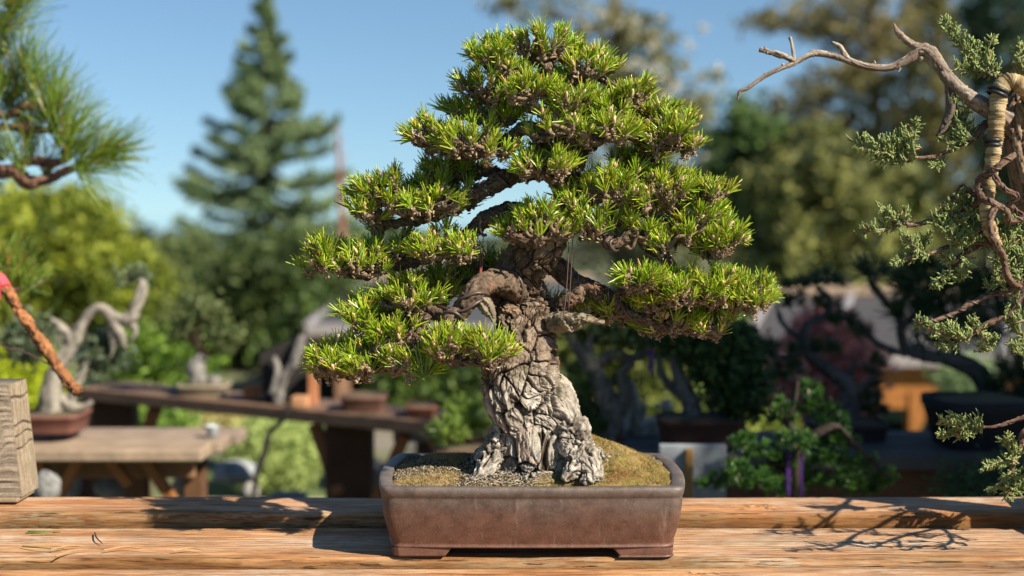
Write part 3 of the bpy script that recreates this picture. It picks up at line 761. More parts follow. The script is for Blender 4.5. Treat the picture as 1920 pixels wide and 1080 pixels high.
# needle pads -------------------------------------------------------------
G0 = np.array([.10, .20, .008]); G1 = np.array([.34, .50, .018]); GY = np.array([.48, .50, .03])
def pad(cx, cy, rx, ry, Y, dY, n, tilt=0, att=None, size=1.0, dark=False, up=1.0):
    """one foliage pad: twigs, buds and needle tufts filling a domed, flat-bottomed volume"""
    s = Y / FP; n = int(n * 1.22)
    u = []; 
    while len(u) < n:
        q = rng.uniform(-1, 1, 2)
        if q[0] ** 2 + q[1] ** 2 < 1: u.append(q)
    u = np.array(u); hh = np.sqrt(np.clip(1 - (u ** 2).sum(1), 0, 1))
    t = rng.uniform(0, 1, n) ** .75
    X = (cx + u[:, 0] * rx * .93 - 960) * s
    base = P(cx, cy, Y)[2]
    nl = .0215 * size
    usable = max(ry * 2 * s - nl * .75, .004)
    Z = base - ry * s * .86 + usable * t * hh - tilt * u[:, 0] * rx * s + .004 * (1 - hh)
    YY = Y + u[:, 1] * dY
    Bp = np.stack([X, YY, Z], 1) + rng.normal(size=(n, 3)) * .002
    ax = nrm(np.stack([u[:, 0] * 1.0, u[:, 1] * .75 - .05, np.full(n, up)], 1) + rng.normal(size=(n, 3)) * .26)
    root = thing_c = None
    # twigs
    mt = MB(); c0 = P(cx, cy + ry * .75, Y) if att is None else P(*att)
    kn = max(3, n // 6); idx = rng.choice(n, kn, replace=False)
    nodes = Bp[idx] * .6 + c0 * .4; nodes[:, 2] = np.minimum(nodes[:, 2], base - ry * s * .62 - tilt * (nodes[:, 0] / s + 960 - cx) * s) + rng.normal(size=kn) * .003
    for q in nodes:
        mid = (q + c0) / 2 + rng.normal(size=3) * .006
        tube(mt, [c0, mid, q], [.0036, .0032, .0028], 7, 14, (.17, .115, .07), .22, .4, .12)
    di = ((Bp[:, None] - nodes[None]) ** 2).sum(-1).argmin(1)
    for i in range(n):
        q = nodes[di[i]]; mid = (q + Bp[i]) / 2 + rng.normal(size=3) * .003 - [0, 0, .003]
        tube(mt, [q, mid, Bp[i] - ax[i] * .006, Bp[i] + ax[i] * .003], [.0027, .0024, .0026, .0022], 6, 11, (.21, .145, .09), .3, .45, .12)
    # sheath stubs on the twig ends
    m = 15; ii = np.repeat(np.arange(n), m); rr = nrm(rng.normal(size=(n * m, 3)))
    back = rng.uniform(-.004, .016, n * m)
    ctr = Bp[ii] - ax[ii] * back[:, None] + rr * .0028
    cc = mixc((.22, .14, .085), (.52, .40, .27), rng.uniform(0, 1, n * m)) * rng.uniform(.7, 1.1, (n * m, 1))
    blobs(mt, ctr, rr + ax[ii] * .8, rng.uniform(.0008, .0016, n * m), rng.uniform(.0016, .0036, n * m), cc, 5, 3)
    # needles
    mn = MB(); cnt = rng.integers(17, 32, n); ii = np.repeat(np.arange(n), cnt); N_ = len(ii)
    a, b_ = frame(ax); ph = rng.uniform(0, 2 * pi, N_); th = np.abs(rng.normal(.5, .30, N_))
    D = ax[ii] * np.cos(th)[:, None] + (a[ii] * np.cos(ph)[:, None] + b_[ii] * np.sin(ph)[:, None]) * np.sin(th)[:, None]
    D[:, 2] += .12
    st = Bp[ii] + ax[ii] * rng.uniform(-.006, .006, N_)[:, None]
    L = nl * rng.uniform(.7, 1.15, N_) * rng.uniform(.68, 1.22, n)[ii]
    tv = rng.uniform(0, 1, N_); tt = rng.uniform(0, 1, n)[ii]
    c = mixc(G0, G1, np.clip(.55 * tv + .45 * tt, 0, 1)); c = mixc(c, GY, (rng.uniform(size=N_) < .12) * .7)
    old = rng.uniform(size=N_) < .012; c[old] = (.55, .22, .03)
    tipc = c * 1.25; bt = rng.uniform(size=N_) < .35; tipc[bt] = mixc(tipc[bt], (.50, .33, .08), .55)
    needles(mn, st, D, L, rng.uniform(.00068, .00096, N_), c * [1.0, .95, 1], tipc, bend=.22, tip=.55, rings=(0, .45, .9, 1))
    # buds
    mbud = MB(); has = rng.uniform(size=n) < .75; bi = np.repeat(np.arange(n)[has], rng.integers(1, 4, has.sum())); K = len(bi)
    bd = nrm(ax[bi] + rng.normal(size=(K, 3)) * .22 + [0, 0, .25])
    bc = mixc((.46, .29, .15), (.70, .52, .33), rng.uniform(0, 1, K)); yl = rng.uniform(size=K) < .2; bc[yl] = (.62, .50, .10)
    bs = rng.uniform(.7, 1.25, K)
    blobs(mbud, Bp[bi] + bd * .008 + rng.normal(size=(K, 3)) * .0018, bd, 0.0022 * bs, .0056 * bs, bc, 6, 5)
    o = mn.build('foliage_pad', M['needle'], tree)
    mt.build('twigs', M['twig'], o, True, kind='stuff'); mbud.build('buds', M['twig'], o, True, kind='stuff')
PADS = [
 # cx, cy, rx, ry, Y, dY, n, tilt, attach
 (1020, 82, 68, 40, 1.93, .045, 30, 0, (1018, 110, 1.93)),
 (940, 105, 60, 36, 1.92, .045, 26, .3, (985, 138, 1.93)),
 (1095, 122, 58, 36, 1.93, .045, 26, -.25, (1060, 155, 1.93)),
 (905, 160, 58, 34, 1.92, .04, 24, .25, (930, 185, 1.93)),
 (985, 158, 58, 34, 1.87, .035, 24, 0, (1010, 180, 1.90)),
 (1065, 180, 50, 28, 1.87, .03, 14, 0, (1060, 200, 1.90)),
 (1182, 172, 44, 34, 1.93, .045, 22, -.2, (1180, 196, 1.93)),
 (1125, 190, 50, 30, 1.90, .04, 20, 0, (1130, 212, 1.92)),
 (815, 250, 52, 40, 1.91, .045, 24, .35, (855, 285, 1.905)),
 (895, 255, 70, 42, 1.88, .05, 36, .05, (905, 284, 1.90)),
 (930, 205, 52, 28, 1.94, .04, 14, .1, (950, 215, 1.93)),
 (1045, 225, 72, 34, 1.86, .035, 24, 0, (1070, 255, 1.87)),
 (1130, 235, 62, 34, 1.865, .035, 24, -.1, (1130, 262, 1.87)),
 (1250, 240, 52, 34, 1.92, .045, 30, -.35, (1245, 270, 1.92)),
 (1215, 285, 42, 18, 1.98, .03, 8, 0, (1200, 296, 1.95)),
 (1290, 268, 24, 20, 1.92, .03, 8, -.3, (1290, 276, 1.92)),
 (1025, 300, 55, 34, 1.86, .035, 22, 0, (1020, 325, 1.875)),
 (735, 355, 78, 44, 1.91, .05, 42, .15, (770, 408, 1.92)),
 (830, 345, 80, 46, 1.955, .05, 30, .1, (850, 384, 1.93)),
 (808, 372, 60, 30, 1.885, .03, 16, 0, (830, 396, 1.91)),
 (690, 385, 36, 26, 1.91, .03, 10, .2, (715, 412, 1.92)),
 (1150, 345, 72, 40, 1.90, .036, 28, 0, (1150, 378, 1.895)),
 (1230, 350, 72, 42, 1.90, .05, 36, -.1, (1235, 385, 1.905)),
 (1325, 352, 36, 32, 1.92, .035, 16, -.1, (1320, 376, 1.92)),
 (1240, 325, 50, 24, 1.94, .03, 12, -.2, (1230, 350, 1.92)),
 (1010, 412, 76, 46, 1.878, .032, 36, -.05, (1000, 452, 1.87)),
 (1120, 408, 66, 40, 1.892, .032, 26, .1, (1110, 440, 1.88)),
 (1180, 420, 46, 34, 1.90, .032, 14, .1, (1160, 452, 1.88)),
 (1285, 420, 72, 32, 1.915, .045, 34, -.45, (1290, 450, 1.92)),
 (1345, 440, 50, 34, 1.92, .045, 26, -.3, (1335, 475, 1.92)),
 (615, 475, 44, 38, 1.92, .04, 22, -.1, (640, 508, 1.93)),
 (680, 478, 50, 34, 1.90, .04, 22, .05, (690, 508, 1.93)),
 (745, 462, 62, 34, 1.955, .045, 22, .05, (755, 494, 1.93)),
 (830, 455, 58, 38, 1.90, .045, 28, 0, (840, 480, 1.92)),
 (870, 460, 36, 28, 1.88, .03, 10, 0, (870, 478, 1.9)),
 (1195, 515, 46, 34, 1.88, .04, 22, 0, (1200, 540, 1.90)),
 (1270, 535, 58, 40, 1.90, .045, 32, 0, (1280, 566, 1.905)),
 (1340, 535, 58, 44, 1.91, .045, 34, -.05, (1345, 570, 1.92)),
 (1408, 545, 48, 36, 1.92, .045, 28, -.05, (1400, 572, 1.92)),
 (1250, 595, 62, 28, 1.94, .045, 26, -.1, (1255, 614, 1.93)),
 (1330, 600, 58, 30, 1.94, .045, 26, 0, (1325, 616, 1.93)),
 (1165, 570, 44, 26, 1.95, .035, 14, -.2, (1165, 585, 1.94)),
 (765, 548, 62, 32, 1.89, .045, 26, 0, (775, 580, 1.89)),
 (690, 582, 50, 34, 1.90, .045, 24, .2, (720, 606, 1.90)),
 (820, 545, 40, 28, 1.95, .035, 12, 0, (820, 566, 1.93)),
 (745, 615, 50, 32, 1.87, .04, 20, 0, (770, 634, 1.87)),
 (632, 662, 54, 48, 1.88, .04, 32, -.15, (655, 704, 1.88)),
 (700, 665, 56, 46, 1.86, .04, 32, -.1, (705, 695, 1.87)),
 (768, 675, 48, 38, 1.85, .035, 20, 0, (760, 690, 1.86)),
 (842, 632, 46, 44, 1.835, .035, 20, 0, (845, 670, 1.84)),
 (915, 648, 46, 34, 1.825, .035, 20, .1, (900, 678, 1.832)),
 (1110, 575, 48, 28, 1.985, .035, 16, 0, (1115, 592, 1.975)),
 (1020, 560, 34, 20, 2.0, .03, 6, 0, (1040, 574, 1.96)),
 (915, 488, 52, 24, 2.0, .04, 14, 0, (915, 502, 2.0)),
 (850, 510, 56, 28, 2.01, .04, 16, 0, (870, 522, 2.01)),
 (790, 520, 50, 24, 1.99, .04, 10, 0, (800, 545, 1.98)),
 (852, 312, 74, 28, 1.985, .035, 22, 0, (850, 330, 1.98)),
 (1180, 302, 48, 24, 1.97, .03, 12, 0, (1180, 320, 1.95)),
 (1000, 272, 44, 22, 1.955, .03, 12, 0, (1010, 262, 1.93)),
 (1222, 212, 40, 26, 1.95, .035, 16, -.3, (1200, 232, 1.93)),
 (1060, 140, 46, 28, 1.965, .03, 14, 0, (1050, 165, 1.94)),
 (878, 202, 44, 24, 1.955, .03, 14, .2, (905, 215, 1.93)),
 (1095, 345, 44, 26, 1.90, .03, 12, 0, (1100, 360, 1.91)),
 (1235, 385, 44, 24, 1.93, .03, 12, 0, (1230, 400, 1.92)),
 (1080, 372, 34, 26, 1.89, .03, 8, 0, (1080, 400, 1.89)),
 (700, 425, 40, 14, 1.96, .03, 6, 0, (720, 425, 1.94)),
 (1230, 565, 50, 24, 1.92, .03, 12, 0, (1230, 590, 1.93)),
]
for p_ in PADS:
    pad(*p_)
# the long pale fan of needles at the lower left
mn = MB(); b0 = P(795, 712, 1.838)
ang = np.linspace(-1.05, .75, 13); D = np.stack([np.sin(ang), rng.normal(size=13) * .15, np.cos(ang)], 1)
needles(mn, np.tile(b0, (13, 1)), D, rng.uniform(.045, .06, 13), .0009, (.14, .24, .02), (.24, .34, .03), bend=.08, rings=(0, .4, .8, 1))
b1 = P(838, 668, 1.82); n1 = 26; ang = rng.uniform(-.5, .6, n1); D = np.stack([np.sin(ang), rng.normal(size=n1) * .2, np.cos(ang)], 1)
needles(mn, b1 + rng.normal(size=(n1, 3)) * .002, D, rng.uniform(.035, .055, n1), .0009, (.24, .32, .02), (.34, .42, .03), bend=.08, rings=(0, .4, .8, 1))
mn.build('long_needle_fan', M['needle'], tree)

# ------------------------------------------------------------------ juniper bonsai at the right
jun = thing('juniper_bonsai', 'tall juniper bonsai with bare dead top branch and straw-wrapped trunk at the right edge', 'bonsai', (.93, 1.96, 0))
YJ = 1.97
def W(pts, dY=0):
    return np.array([(*P(q[0], q[1], (q[3] if len(q) > 3 else YJ) + dY), q[2] * YJ / FP) for q in pts])
def deadcol(V, crack, c1, c2, h):
    k = mixc((.21, .16, .12), (.44, .37, .30), c1); k = mixc(k, (.22, .12, .075), (c2 > .8) * .6); return mixc((.09, .05, .035), k, .35 + .65 * crack)
def jb(pts, colf, nm, cell=.008, depth=.0018, zs=.18, m=36, par=None, dens=.0016):
    w = W(pts); L = np.linalg.norm(np.diff(w[:, :3], axis=0), axis=1).sum(); mb = MB()
    g = bark_tube(mb, w[:, :3], w[:, 3], int(L / dens) + 8, m, cell, depth, colf, None, int(pts[0][1]) % 89, zs=zs)
    return mb.build(nm, M['bark'], par or jun, True), g
db, _ = jb([(q_[0], q_[1], q_[2] * .86) for q_ in [(1384, 181, 1.5), (1388, 170, 3.2), (1402, 165, 4), (1430, 145, 4.2), (1460, 130, 4.5), (1490, 118, 5), (1520, 102, 5.5), (1545, 101, 6.5), (1580, 110, 6.5), (1610, 121, 7), (1640, 127, 7), (1668, 127, 7), (1700, 113, 8), (1728, 93, 11), (1745, 100, 13), (1765, 128, 13), (1792, 162, 15), (1825, 188, 16), (1855, 205, 18), (1890, 228, 20)]], deadcol, 'dead_branch')
for q in ([(1491, 118, 4.4), (1476, 108, 4), (1455, 101, 3.8), (1424, 92, 3)], [(1490, 117, 3), (1487, 96, 2.8), (1481, 69, 2.2)],
          [(1592, 117, 6), (1583, 102, 4.6), (1575, 88, 4), (1560, 79, 2)], [(1738, 92, 9), (1712, 84, 7), (1695, 72, 5.5), (1682, 58, 4), (1676, 44, 1.2)],
          [(1388, 172, 3), (1384, 181, 2), (1384, 187, .8)], [(1528, 102, 5), (1520, 98, 3), (1535, 95, 2.5)], [(1727, 106, 5), (1727, 118, 1)], [(1434, 92, 2.5), (1434, 87, 1)], [(1438, 96, 2), (1437, 102, 1)],
          [(1639, 120, 3), (1637, 114, 1.5)], [(1686, 126, 2.5), (1684, 136, 1)], [(1732, 90, 6), (1735, 80, 1.5)], [(1470, 124, 2), (1466, 120, 1)], [(1436, 142, 2.5), (1434, 137, 1)]):
    jb(q, deadcol, 'twig', par=db, m=14, dens=.002)
def jincol(V, crack, c1, c2, h): return mixc((.07, .055, .042), (.18, .14, .11), c1 * crack)
jb([(1780, 150, 9), (1783, 185, 8), (1780, 215, 7), (1770, 238, 6), (1758, 256, 4)], jincol, 'hanging_stub')
def brown(V, crack, c1, c2, h): return mixc((.07, .035, .022), mixc((.24, .14, .085), (.40, .28, .19), c1), .2 + .8 * crack)
jb([(2080, 860, 50, 1.96), (2040, 760, 46, 1.97), (1995, 600, 42, 1.98), (1955, 420, 38, 2.0), (1920, 300, 30, 2.0), (1905, 225, 26, 2.0), (1925, 170, 16, 2.0)], brown, 'trunk', .016, .004, .2, 90)
def straw_tube(pts, nm, r_w=.0016, n=None, turns=60):
    """core bound with many turns of straw"""
    w = W(pts); mb = MB(); n_ = 260
    pr = smooth_path(w, n_); T_, u, v = tframe(pr[:, :3]); m = 22; th = np.arange(m) * 2 * pi / m
    arc = np.r_[0, np.cumsum(np.linalg.norm(np.diff(pr[:, :3], axis=0), axis=1))]
    lo = fbm(np.stack([arc * 900, arc * 0, arc * 0], 1), 2, 5)[:, None] + .5 * np.sin(th[None] * 2 + arc[:, None] * 250)
    rr = pr[:, 3][:, None] * (1 + .10 * np.sin(arc * 2000)[:, None] + .10 * lo)
    V = pr[:, None, :3] + (u[:, None] * np.cos(th)[None, :, None] + v[:, None] * np.sin(th)[None, :, None]) * rr[..., None]
    band = fbm(np.stack([arc * 500, arc * 0, arc * 0 + 3], 1), 3, 9)[:, None] * np.ones(m)
    K = mixc((.26, .17, .075), (.50, .39, .22), sstep(-.5, .5, band + .25 * lo))
    i = np.arange(n_ - 1)[:, None] * m; j = np.arange(m)[None]; j2 = (j + 1) % m
    mb.add(V.reshape(-1, 3), [np.stack([i + j, i + j2, i + m + j2, i + m + j], -1).reshape(-1, 4), np.array([list(range(m))[::-1], list(range((n_ - 1) * m, n_ * m))])], K.reshape(-1, 3))
    return mb.build(nm, M['twig'], jun, True)
st = straw_tube([(1948, 240, 12, 1.98), (1935, 190, 13, 1.97), (1915, 160, 14, 1.95), (1893, 152, 15, 1.95), (1876, 168, 15, 1.95), (1870, 210, 15, 1.95), (1866, 262, 14, 1.95), (1858, 320, 13, 1.95), (1850, 380, 13, 1.95), (1855, 425, 13, 1.95), (1872, 462, 8, 1.95)], 'straw_wrapping')
straw_tube([(1882, 232, 18, 2.0), (1905, 222, 30, 2.0), (1935, 214, 36, 2.0), (1990, 205, 40, 2.0)], 'straw_wrapping')
for (a, b_, r) in (((1853, 261), (1881, 263), 4.2), ((1853, 270), (1880, 272), 4.2), ((1858, 168), (1892, 182), 3.5), ((1861, 160), (1894, 174), 3.5)):
    p, q = P(*a, 1.938), P(*b_, 1.938); c = (p + q) / 2; rad = np.linalg.norm(q - p) / 2; ax = (q - p) / (2 * rad); t = np.linspace(0, 2 * pi, 24)
    mb = MB(); tube(mb, [c + ax * rad * cos(a_) + np.array([0, 1, 0]) * (rad * sin(a_) + .012) for a_ in t], r * YJ / FP, 6, 40, (.012, .012, .014))
    mb.build('rubber_band', M['wire'], jun, True)
def vine(V, crack, c1, c2, h): return mixc((.05, .025, .018), mixc((.14, .08, .055), (.27, .18, .13), c1), .2 + .8 * crack)
JBR = [[(1872, 228, 5, 1.965), (1850, 235, 6), (1835, 250, 6), (1822, 264, 5.5), (1800, 274, 5), (1775, 285, 4.5), (1748, 294, 3.5), (1716, 295, 2.5)],
 [(1902, 290, 6, 1.94), (1880, 305, 7, 1.93), (1862, 320, 7, 1.93), (1840, 335, 7, 1.94), (1835, 355, 7, 1.94), (1846, 374, 7, 1.935), (1865, 382, 7, 1.93), (1888, 398, 6, 1.94), (1892, 415, 6, 1.945), (1912, 412, 5, 1.95), (1935, 400, 5, 1.95)],
 [(1862, 325, 5, 1.93), (1878, 350, 6, 1.93), (1905, 368, 6, 1.94), (1893, 385, 6, 1.95), (1915, 402, 6, 1.96), (1940, 420, 6, 1.96)],
 [(1848, 374, 7, 1.94), (1830, 366, 6), (1815, 356, 5.5), (1802, 352, 5), (1788, 370, 5), (1768, 395, 5), (1742, 413, 4.5), (1715, 422, 4), (1692, 418, 3), (1668, 405, 2)],
 [(1848, 376, 6, 1.94), (1822, 385, 5), (1795, 398, 4), (1770, 412, 3)],
 [(1868, 385, 7, 1.93), (1858, 405, 7, 1.93), (1856, 430, 6, 1.93), (1866, 455, 6, 1.93), (1880, 480, 6, 1.94), (1890, 520, 7, 1.95), (1912, 540, 8, 1.97)],
 [(1866, 430, 5, 1.94), (1840, 434, 5), (1815, 430, 4), (1806, 427, 3)],
 [(1872, 460, 6, 1.94), (1850, 458, 5), (1820, 468, 5), (1800, 480, 4), (1790, 500, 3), (1778, 512, 2)],
 [(1858, 458, 4, 1.95), (1820, 456, 4), (1775, 464, 4), (1750, 474, 4), (1720, 478, 3), (1695, 488, 2)],
 [(1935, 525, 8, 1.97), (1908, 532, 7), (1890, 548, 6), (1862, 551, 5.5), (1840, 560, 5), (1815, 572, 5), (1795, 585, 4.5), (1770, 595, 4), (1742, 604, 3), (1722, 607, 2)],
 [(1935, 540, 7), (1912, 562, 6), (1893, 590, 6), (1870, 600, 6), (1845, 610, 6), (1830, 622, 4), (1812, 634, 3)],
 [(1960, 770, 7), (1920, 783, 5), (1898, 791, 4.5), (1870, 799, 3.5), (1838, 801, 2)],
 [(1950, 790, 8), (1918, 812, 6), (1914, 840, 5), (1905, 862, 5), (1898, 880, 4), (1900, 905, 2)],
 [(1915, 160, 6, 1.96), (1885, 148, 5, 1.95), (1865, 140, 4), (1840, 130, 3)], [(1780, 210, 4, 2.0), (1800, 225, 4, 2.02), (1825, 245, 5, 2.0), (1850, 230, 6, 1.97)]]
for qi, q in enumerate(JBR):
    q = [(e[0], e[1], e[2] * .78, *e[3:]) for e in q]
    o, g = jb(q, vine, 'branch', .005, .0016, .22, 20, dens=.0022)
    if qi in (1, 2, 3, 9): mw = MB(); coil(mw, *g, .0010, max(2, int(len(q) * .8)), .02, .95, (.10, .055, .04), q[0][0]); mw.build('training_wire', M['wire'], o, True)
J0 = np.array([.085, .120, .036]); J1 = np.array([.285, .335, .115])
def spray(axis, L, bias=(0, -1), Y=YJ, den=1.15, wid=.00095, par=jun):
    """flat frond of scale-leaved juniper shoots along an axis given in pixels"""
    s = Y / FP; a = np.array([P(x, y, Y + rng.uniform(-.012, .012)) for x, y in axis]); n = 80
    q = smooth_path(a, n); seg = np.linalg.norm(np.diff(q, axis=0), axis=1).sum()
    m = max(5, int(seg / (5.2 * s) * den * 2.6)); L = L * 1.2; mb = MB()
    tube(mb, a, [.0018] * (len(a) - 1) + [.0008], 5, 24, (.22, .17, .09), .1, .3)
    B = []; D = []; LL = []
    bz = np.array([bias[0], 0, -bias[1]], float)
    for t in np.linspace(.03, 1, m):
        k = int(t * (n - 1)); p = q[k]; tg = nrm((q[min(k + 2, n - 1)] - q[max(k - 2, 0)])[None])[0]
        side = rng.choice([-1, 1], p=[.3, .7]); w = nrm((bz * side + tg * .75 + rng.normal(size=3) * [.3, .5, .3])[None])[0]
        ln = L * s * rng.uniform(.45, 1.05) * (1 - .55 * t) * (1 if side > 0 else .5)
        seg2 = max(2, int(ln / (4.2 * s)))
        c = p.copy(); d = w.copy()
        for h in range(seg2):
            B.append(c.copy()); D.append(d.copy()); LL.append(6.5 * s)
            if rng.uniform() < .9:
                e = nrm((d + nrm(rng.normal(size=(1, 3)))[0] * .55 + [0, 0, .15])[None])[0]; B.append(c.copy()); D.append(e); LL.append(rng.uniform(7, 14) * s)
                if rng.uniform() < .5:
                    B.append(c + e * 4 * s); D.append(nrm((e + rng.normal(size=3) * .5)[None])[0]); LL.append(rng.uniform(4, 6) * s)
            c = c + d * 5 * s; d = nrm((d + np.array([0, 0, .16]) + rng.normal(size=3) * .16)[None])[0]
    B = np.array(B); D = np.array(D); LL = np.array(LL); K = len(B)
    c = mixc(J0, J1, rng.uniform(0, 1, K)); old = rng.uniform(size=K) < .02; c[old] = (.40, .18, .08)
    needles(mb, B, D, LL, rng.uniform(.85, 1.15, K) * wid, c, np.minimum(c * 1.25, 1), bend=.25, rings=(0, .3, .5, .75, 1), profile=(.9, 1.15, .85, 1.1, .55), sides=4)
    return mb.build('foliage_spray', M['scale_leaf'], par, True)
for a in ([[(1720, 296), (1690, 292), (1655, 285), (1606, 270)], 42], [[(1700, 300), (1680, 305), (1640, 298)], 18], [[(1715, 292), (1708, 268), (1715, 240), (1719, 226)], 20, (-1, -.3)], [[(1680, 290), (1690, 270), (1700, 245)], 24, (-1, -.2)],
          [[(1790, 280), (1775, 268), (1762, 262)], 14], [[(1770, 290), (1755, 310), (1752, 312)], 14, (.6, .4)], [[(1830, 262), (1815, 250), (1800, 215), (1790, 190)], 32, (-.8, .3)], [[(1825, 262), (1810, 245), (1808, 200)], 28, (.8, .3)], [[(1815, 270), (1800, 258), (1780, 240)], 22, (-.3, .8)],
          [[(1860, 142), (1835, 120), (1800, 90), (1764, 42)], 34, (.9, -.3)], [[(1850, 140), (1825, 135), (1795, 128)], 30], [[(1868, 146), (1850, 110), (1862, 70)], 26, (-.7, -.3)], [[(1862, 142), (1840, 110), (1820, 80)], 32], [[(1925, 150), (1912, 120), (1916, 84)], 26, (-.7, -.3)], [[(1930, 150), (1935, 110), (1940, 80)], 26],
          [[(1690, 421), (1670, 428), (1640, 432), (1612, 438)], 24], [[(1690, 418), (1672, 408), (1660, 395), (1648, 388)], 16], [[(1710, 422), (1700, 405), (1697, 395)], 12], [[(1790, 395), (1770, 400), (1745, 420)], 24, (0, -.8)], [[(1840, 385), (1815, 375), (1800, 362)], 24, (-.2, .9)], [[(1835, 390), (1820, 402), (1790, 410), (1760, 428)], 22, (0, -.7)],
          [[(1750, 474), (1725, 478), (1700, 482), (1676, 494)], 20, (0, .6)], [[(1735, 478), (1715, 462), (1695, 450), (1690, 442)], 26], [[(1720, 478), (1735, 458), (1745, 440)], 22, (-.7, -.4)],
          [[(1810, 468), (1790, 455), (1770, 430), (1766, 418)], 32, (.7, -.3)], [[(1850, 458), (1830, 445), (1805, 425), (1800, 412)], 26, (-.7, -.3)], [[(1860, 462), (1840, 455), (1810, 460), (1785, 448)], 24],
          [[(1800, 480), (1785, 500), (1770, 515), (1746, 532)], 28, (.9, .1)], [[(1795, 490), (1780, 490), (1768, 480)], 24], [[(1812, 480), (1805, 505), (1790, 520)], 22, (.8, .1)],
          [[(1885, 470), (1870, 450), (1868, 430), (1880, 412)], 30, (.8, -.3)], [[(1890, 500), (1880, 480), (1900, 450), (1912, 412)], 34, (-.6, -.3)], [[(1900, 530), (1880, 505), (1865, 490), (1862, 520)], 28, (.7, .2)], [[(1915, 530), (1905, 500), (1912, 470)], 30, (-.7, 0)], [[(1890, 545), (1872, 530), (1862, 535), (1850, 540)], 26], [[(1912, 545), (1900, 560), (1896, 580), (1900, 600)], 24, (.7, .3)],
          [[(1925, 500), (1920, 470), (1930, 440)], 32, (-.9, 0)], [[(1918, 450), (1900, 430), (1890, 420)], 26],
          [[(1812, 634), (1780, 632), (1750, 622), (1718, 606)], 32, (0, -.9)], [[(1810, 640), (1790, 625), (1785, 608)], 28, (-.8, -.2)], [[(1815, 640), (1822, 622), (1825, 600)], 26, (-.6, -.3)], [[(1800, 640), (1780, 645), (1760, 640)], 18, (0, .7)], [[(1840, 622), (1845, 640), (1835, 658)], 26, (.9, -.1)], [[(1830, 620), (1850, 635), (1868, 638)], 20],
          [[(1930, 640), (1908, 625), (1895, 610), (1885, 590)], 26, (.3, -.9)], [[(1935, 660), (1915, 655), (1895, 640)], 26, (.2, .7)], [[(1925, 600), (1900, 605), (1890, 600)], 22],
          [[(1845, 801), (1820, 805), (1795, 800), (1764, 790)], 26, (0, -.9)], [[(1835, 803), (1810, 812), (1785, 815), (1762, 812)], 18, (0, .5)], [[(1815, 803), (1795, 792), (1782, 778)], 16],
          [[(1905, 862), (1895, 850), (1885, 830), (1880, 826)], 30, (.6, -.3)], [[(1902, 870), (1880, 865), (1858, 872), (1846, 872)], 24, (0, .8)], [[(1900, 880), (1885, 895), (1870, 910), (1855, 915)], 24, (.9, .1)], [[(1904, 890), (1898, 910), (1890, 920), (1890, 934)], 22, (.8, .1)], [[(1910, 870), (1900, 860), (1905, 840)], 26, (-.8, 0)], [[(1925, 890), (1915, 900), (1910, 925)], 24, (-.8, .2)]):
    spray(*a)
for q in ([(2230, 700, 9, 1.93), (2160, 730, 8, 1.86), (2090, 745, 7, 1.80), (2030, 772, 5, 1.77), (1985, 800, 3, 1.76)], [(2140, 560, 9, 1.93), (2090, 600, 7, 1.85), (2040, 640, 6, 1.80), (1990, 655, 4, 1.78), (1965, 680, 2, 1.77)], [(2160, 735, 6, 1.86), (2110, 800, 5, 1.82), (2060, 840, 4, 1.80), (2010, 862, 2, 1.79)], [(2200, 640, 8, 1.9), (2120, 660, 6, 1.78), (2060, 700, 5, 1.72), (2010, 712, 3, 1.70)]):
    q = [(e[0], e[1], e[2] * .5, e[3]) for e in q]
    jb(q, vine, 'branch', .005, .0012, .22, 12, dens=.003)
    for k_ in range(1, len(q)):
        x_, y_, _, Yq = q[k_]; x0_, y0_ = q[k_ - 1][:2]
        spray([((x0_ + x_) / 2, (y0_ + y_) / 2), (x_ - 16, y_ - 16), (x_ - 50, y_ - 14 + 20 * (k_ % 2))], 30, (0, -1), Y=Yq, den=.3)
        spray([(x_ * .7 + x0_ * .3, y_ * .7 + y0_ * .3), (x_ - 6, y_ + 22), (x_ - 26, y_ + 44)], 24, (-1, 0), Y=Yq + .02, den=.3)
mb = MB(); hx, hy = .165, .12
rg = [(pot_loop(hx * k, hy * k, hy * k, 1.96, .975, .004, .004, .02, 8), z) for z, k in ((.0, .84), (.02, .87), (.065, .98), (.068, 1.02), (.082, 1.03), (.084, .99), (.070, .93))]
loft(mb, rg, cap0=True, col=(.15, .08, .06)); jp = mb.build('pot', M['plain'], jun, True)
mb = MB(); lo_ = pot_loop(hx * .93, hy * .93, hy * .93, 1.96, .975, .004, .004, .02, 8); mb.add(np.column_stack([lo_, np.full(len(lo_), .074)]), [np.array([list(range(len(lo_)))])], (.12, .09, .05)); mb.build('soil', M['grit'], jp)

# ------------------------------------------------------------------ weathered beam end at the left
blk = thing('timber_block', 'weathered grey-brown cracked beam end standing on the bench at the left edge', 'timber block', (-.9, 2.12, .02))
def sheared(mb): 
    for v in mb.V: v[:, 0] -= .10 * v[:, 2]
mb = MB(); nx, nz = 60, 90
def gface(p0, du, dv, nu, nv, nrmv, amp, colf, seed):
    uu, vv = np.meshgrid(np.linspace(0, 1, nu), np.linspace(0, 1, nv), indexing='ij'); V = (p0 + uu[..., None] * du + vv[..., None] * dv).reshape(-1, 3)
    h, K = colf(uu.ravel(), vv.ravel(), V); edge = np.minimum.reduce([uu.ravel(), vv.ravel(), 1 - uu.ravel(), 1 - vv.ravel()]); V = V + np.asarray(nrmv) * (h * amp * sstep(0, .04, edge))[:, None] 
    i = np.arange(nu - 1)[:, None] * nv; j = np.arange(nv - 1)[None]; F = np.stack([i + j, i + nv + j, i + nv + j + 1, i + j + 1], -1).reshape(-1, 4); mb.add(V, [F], K)
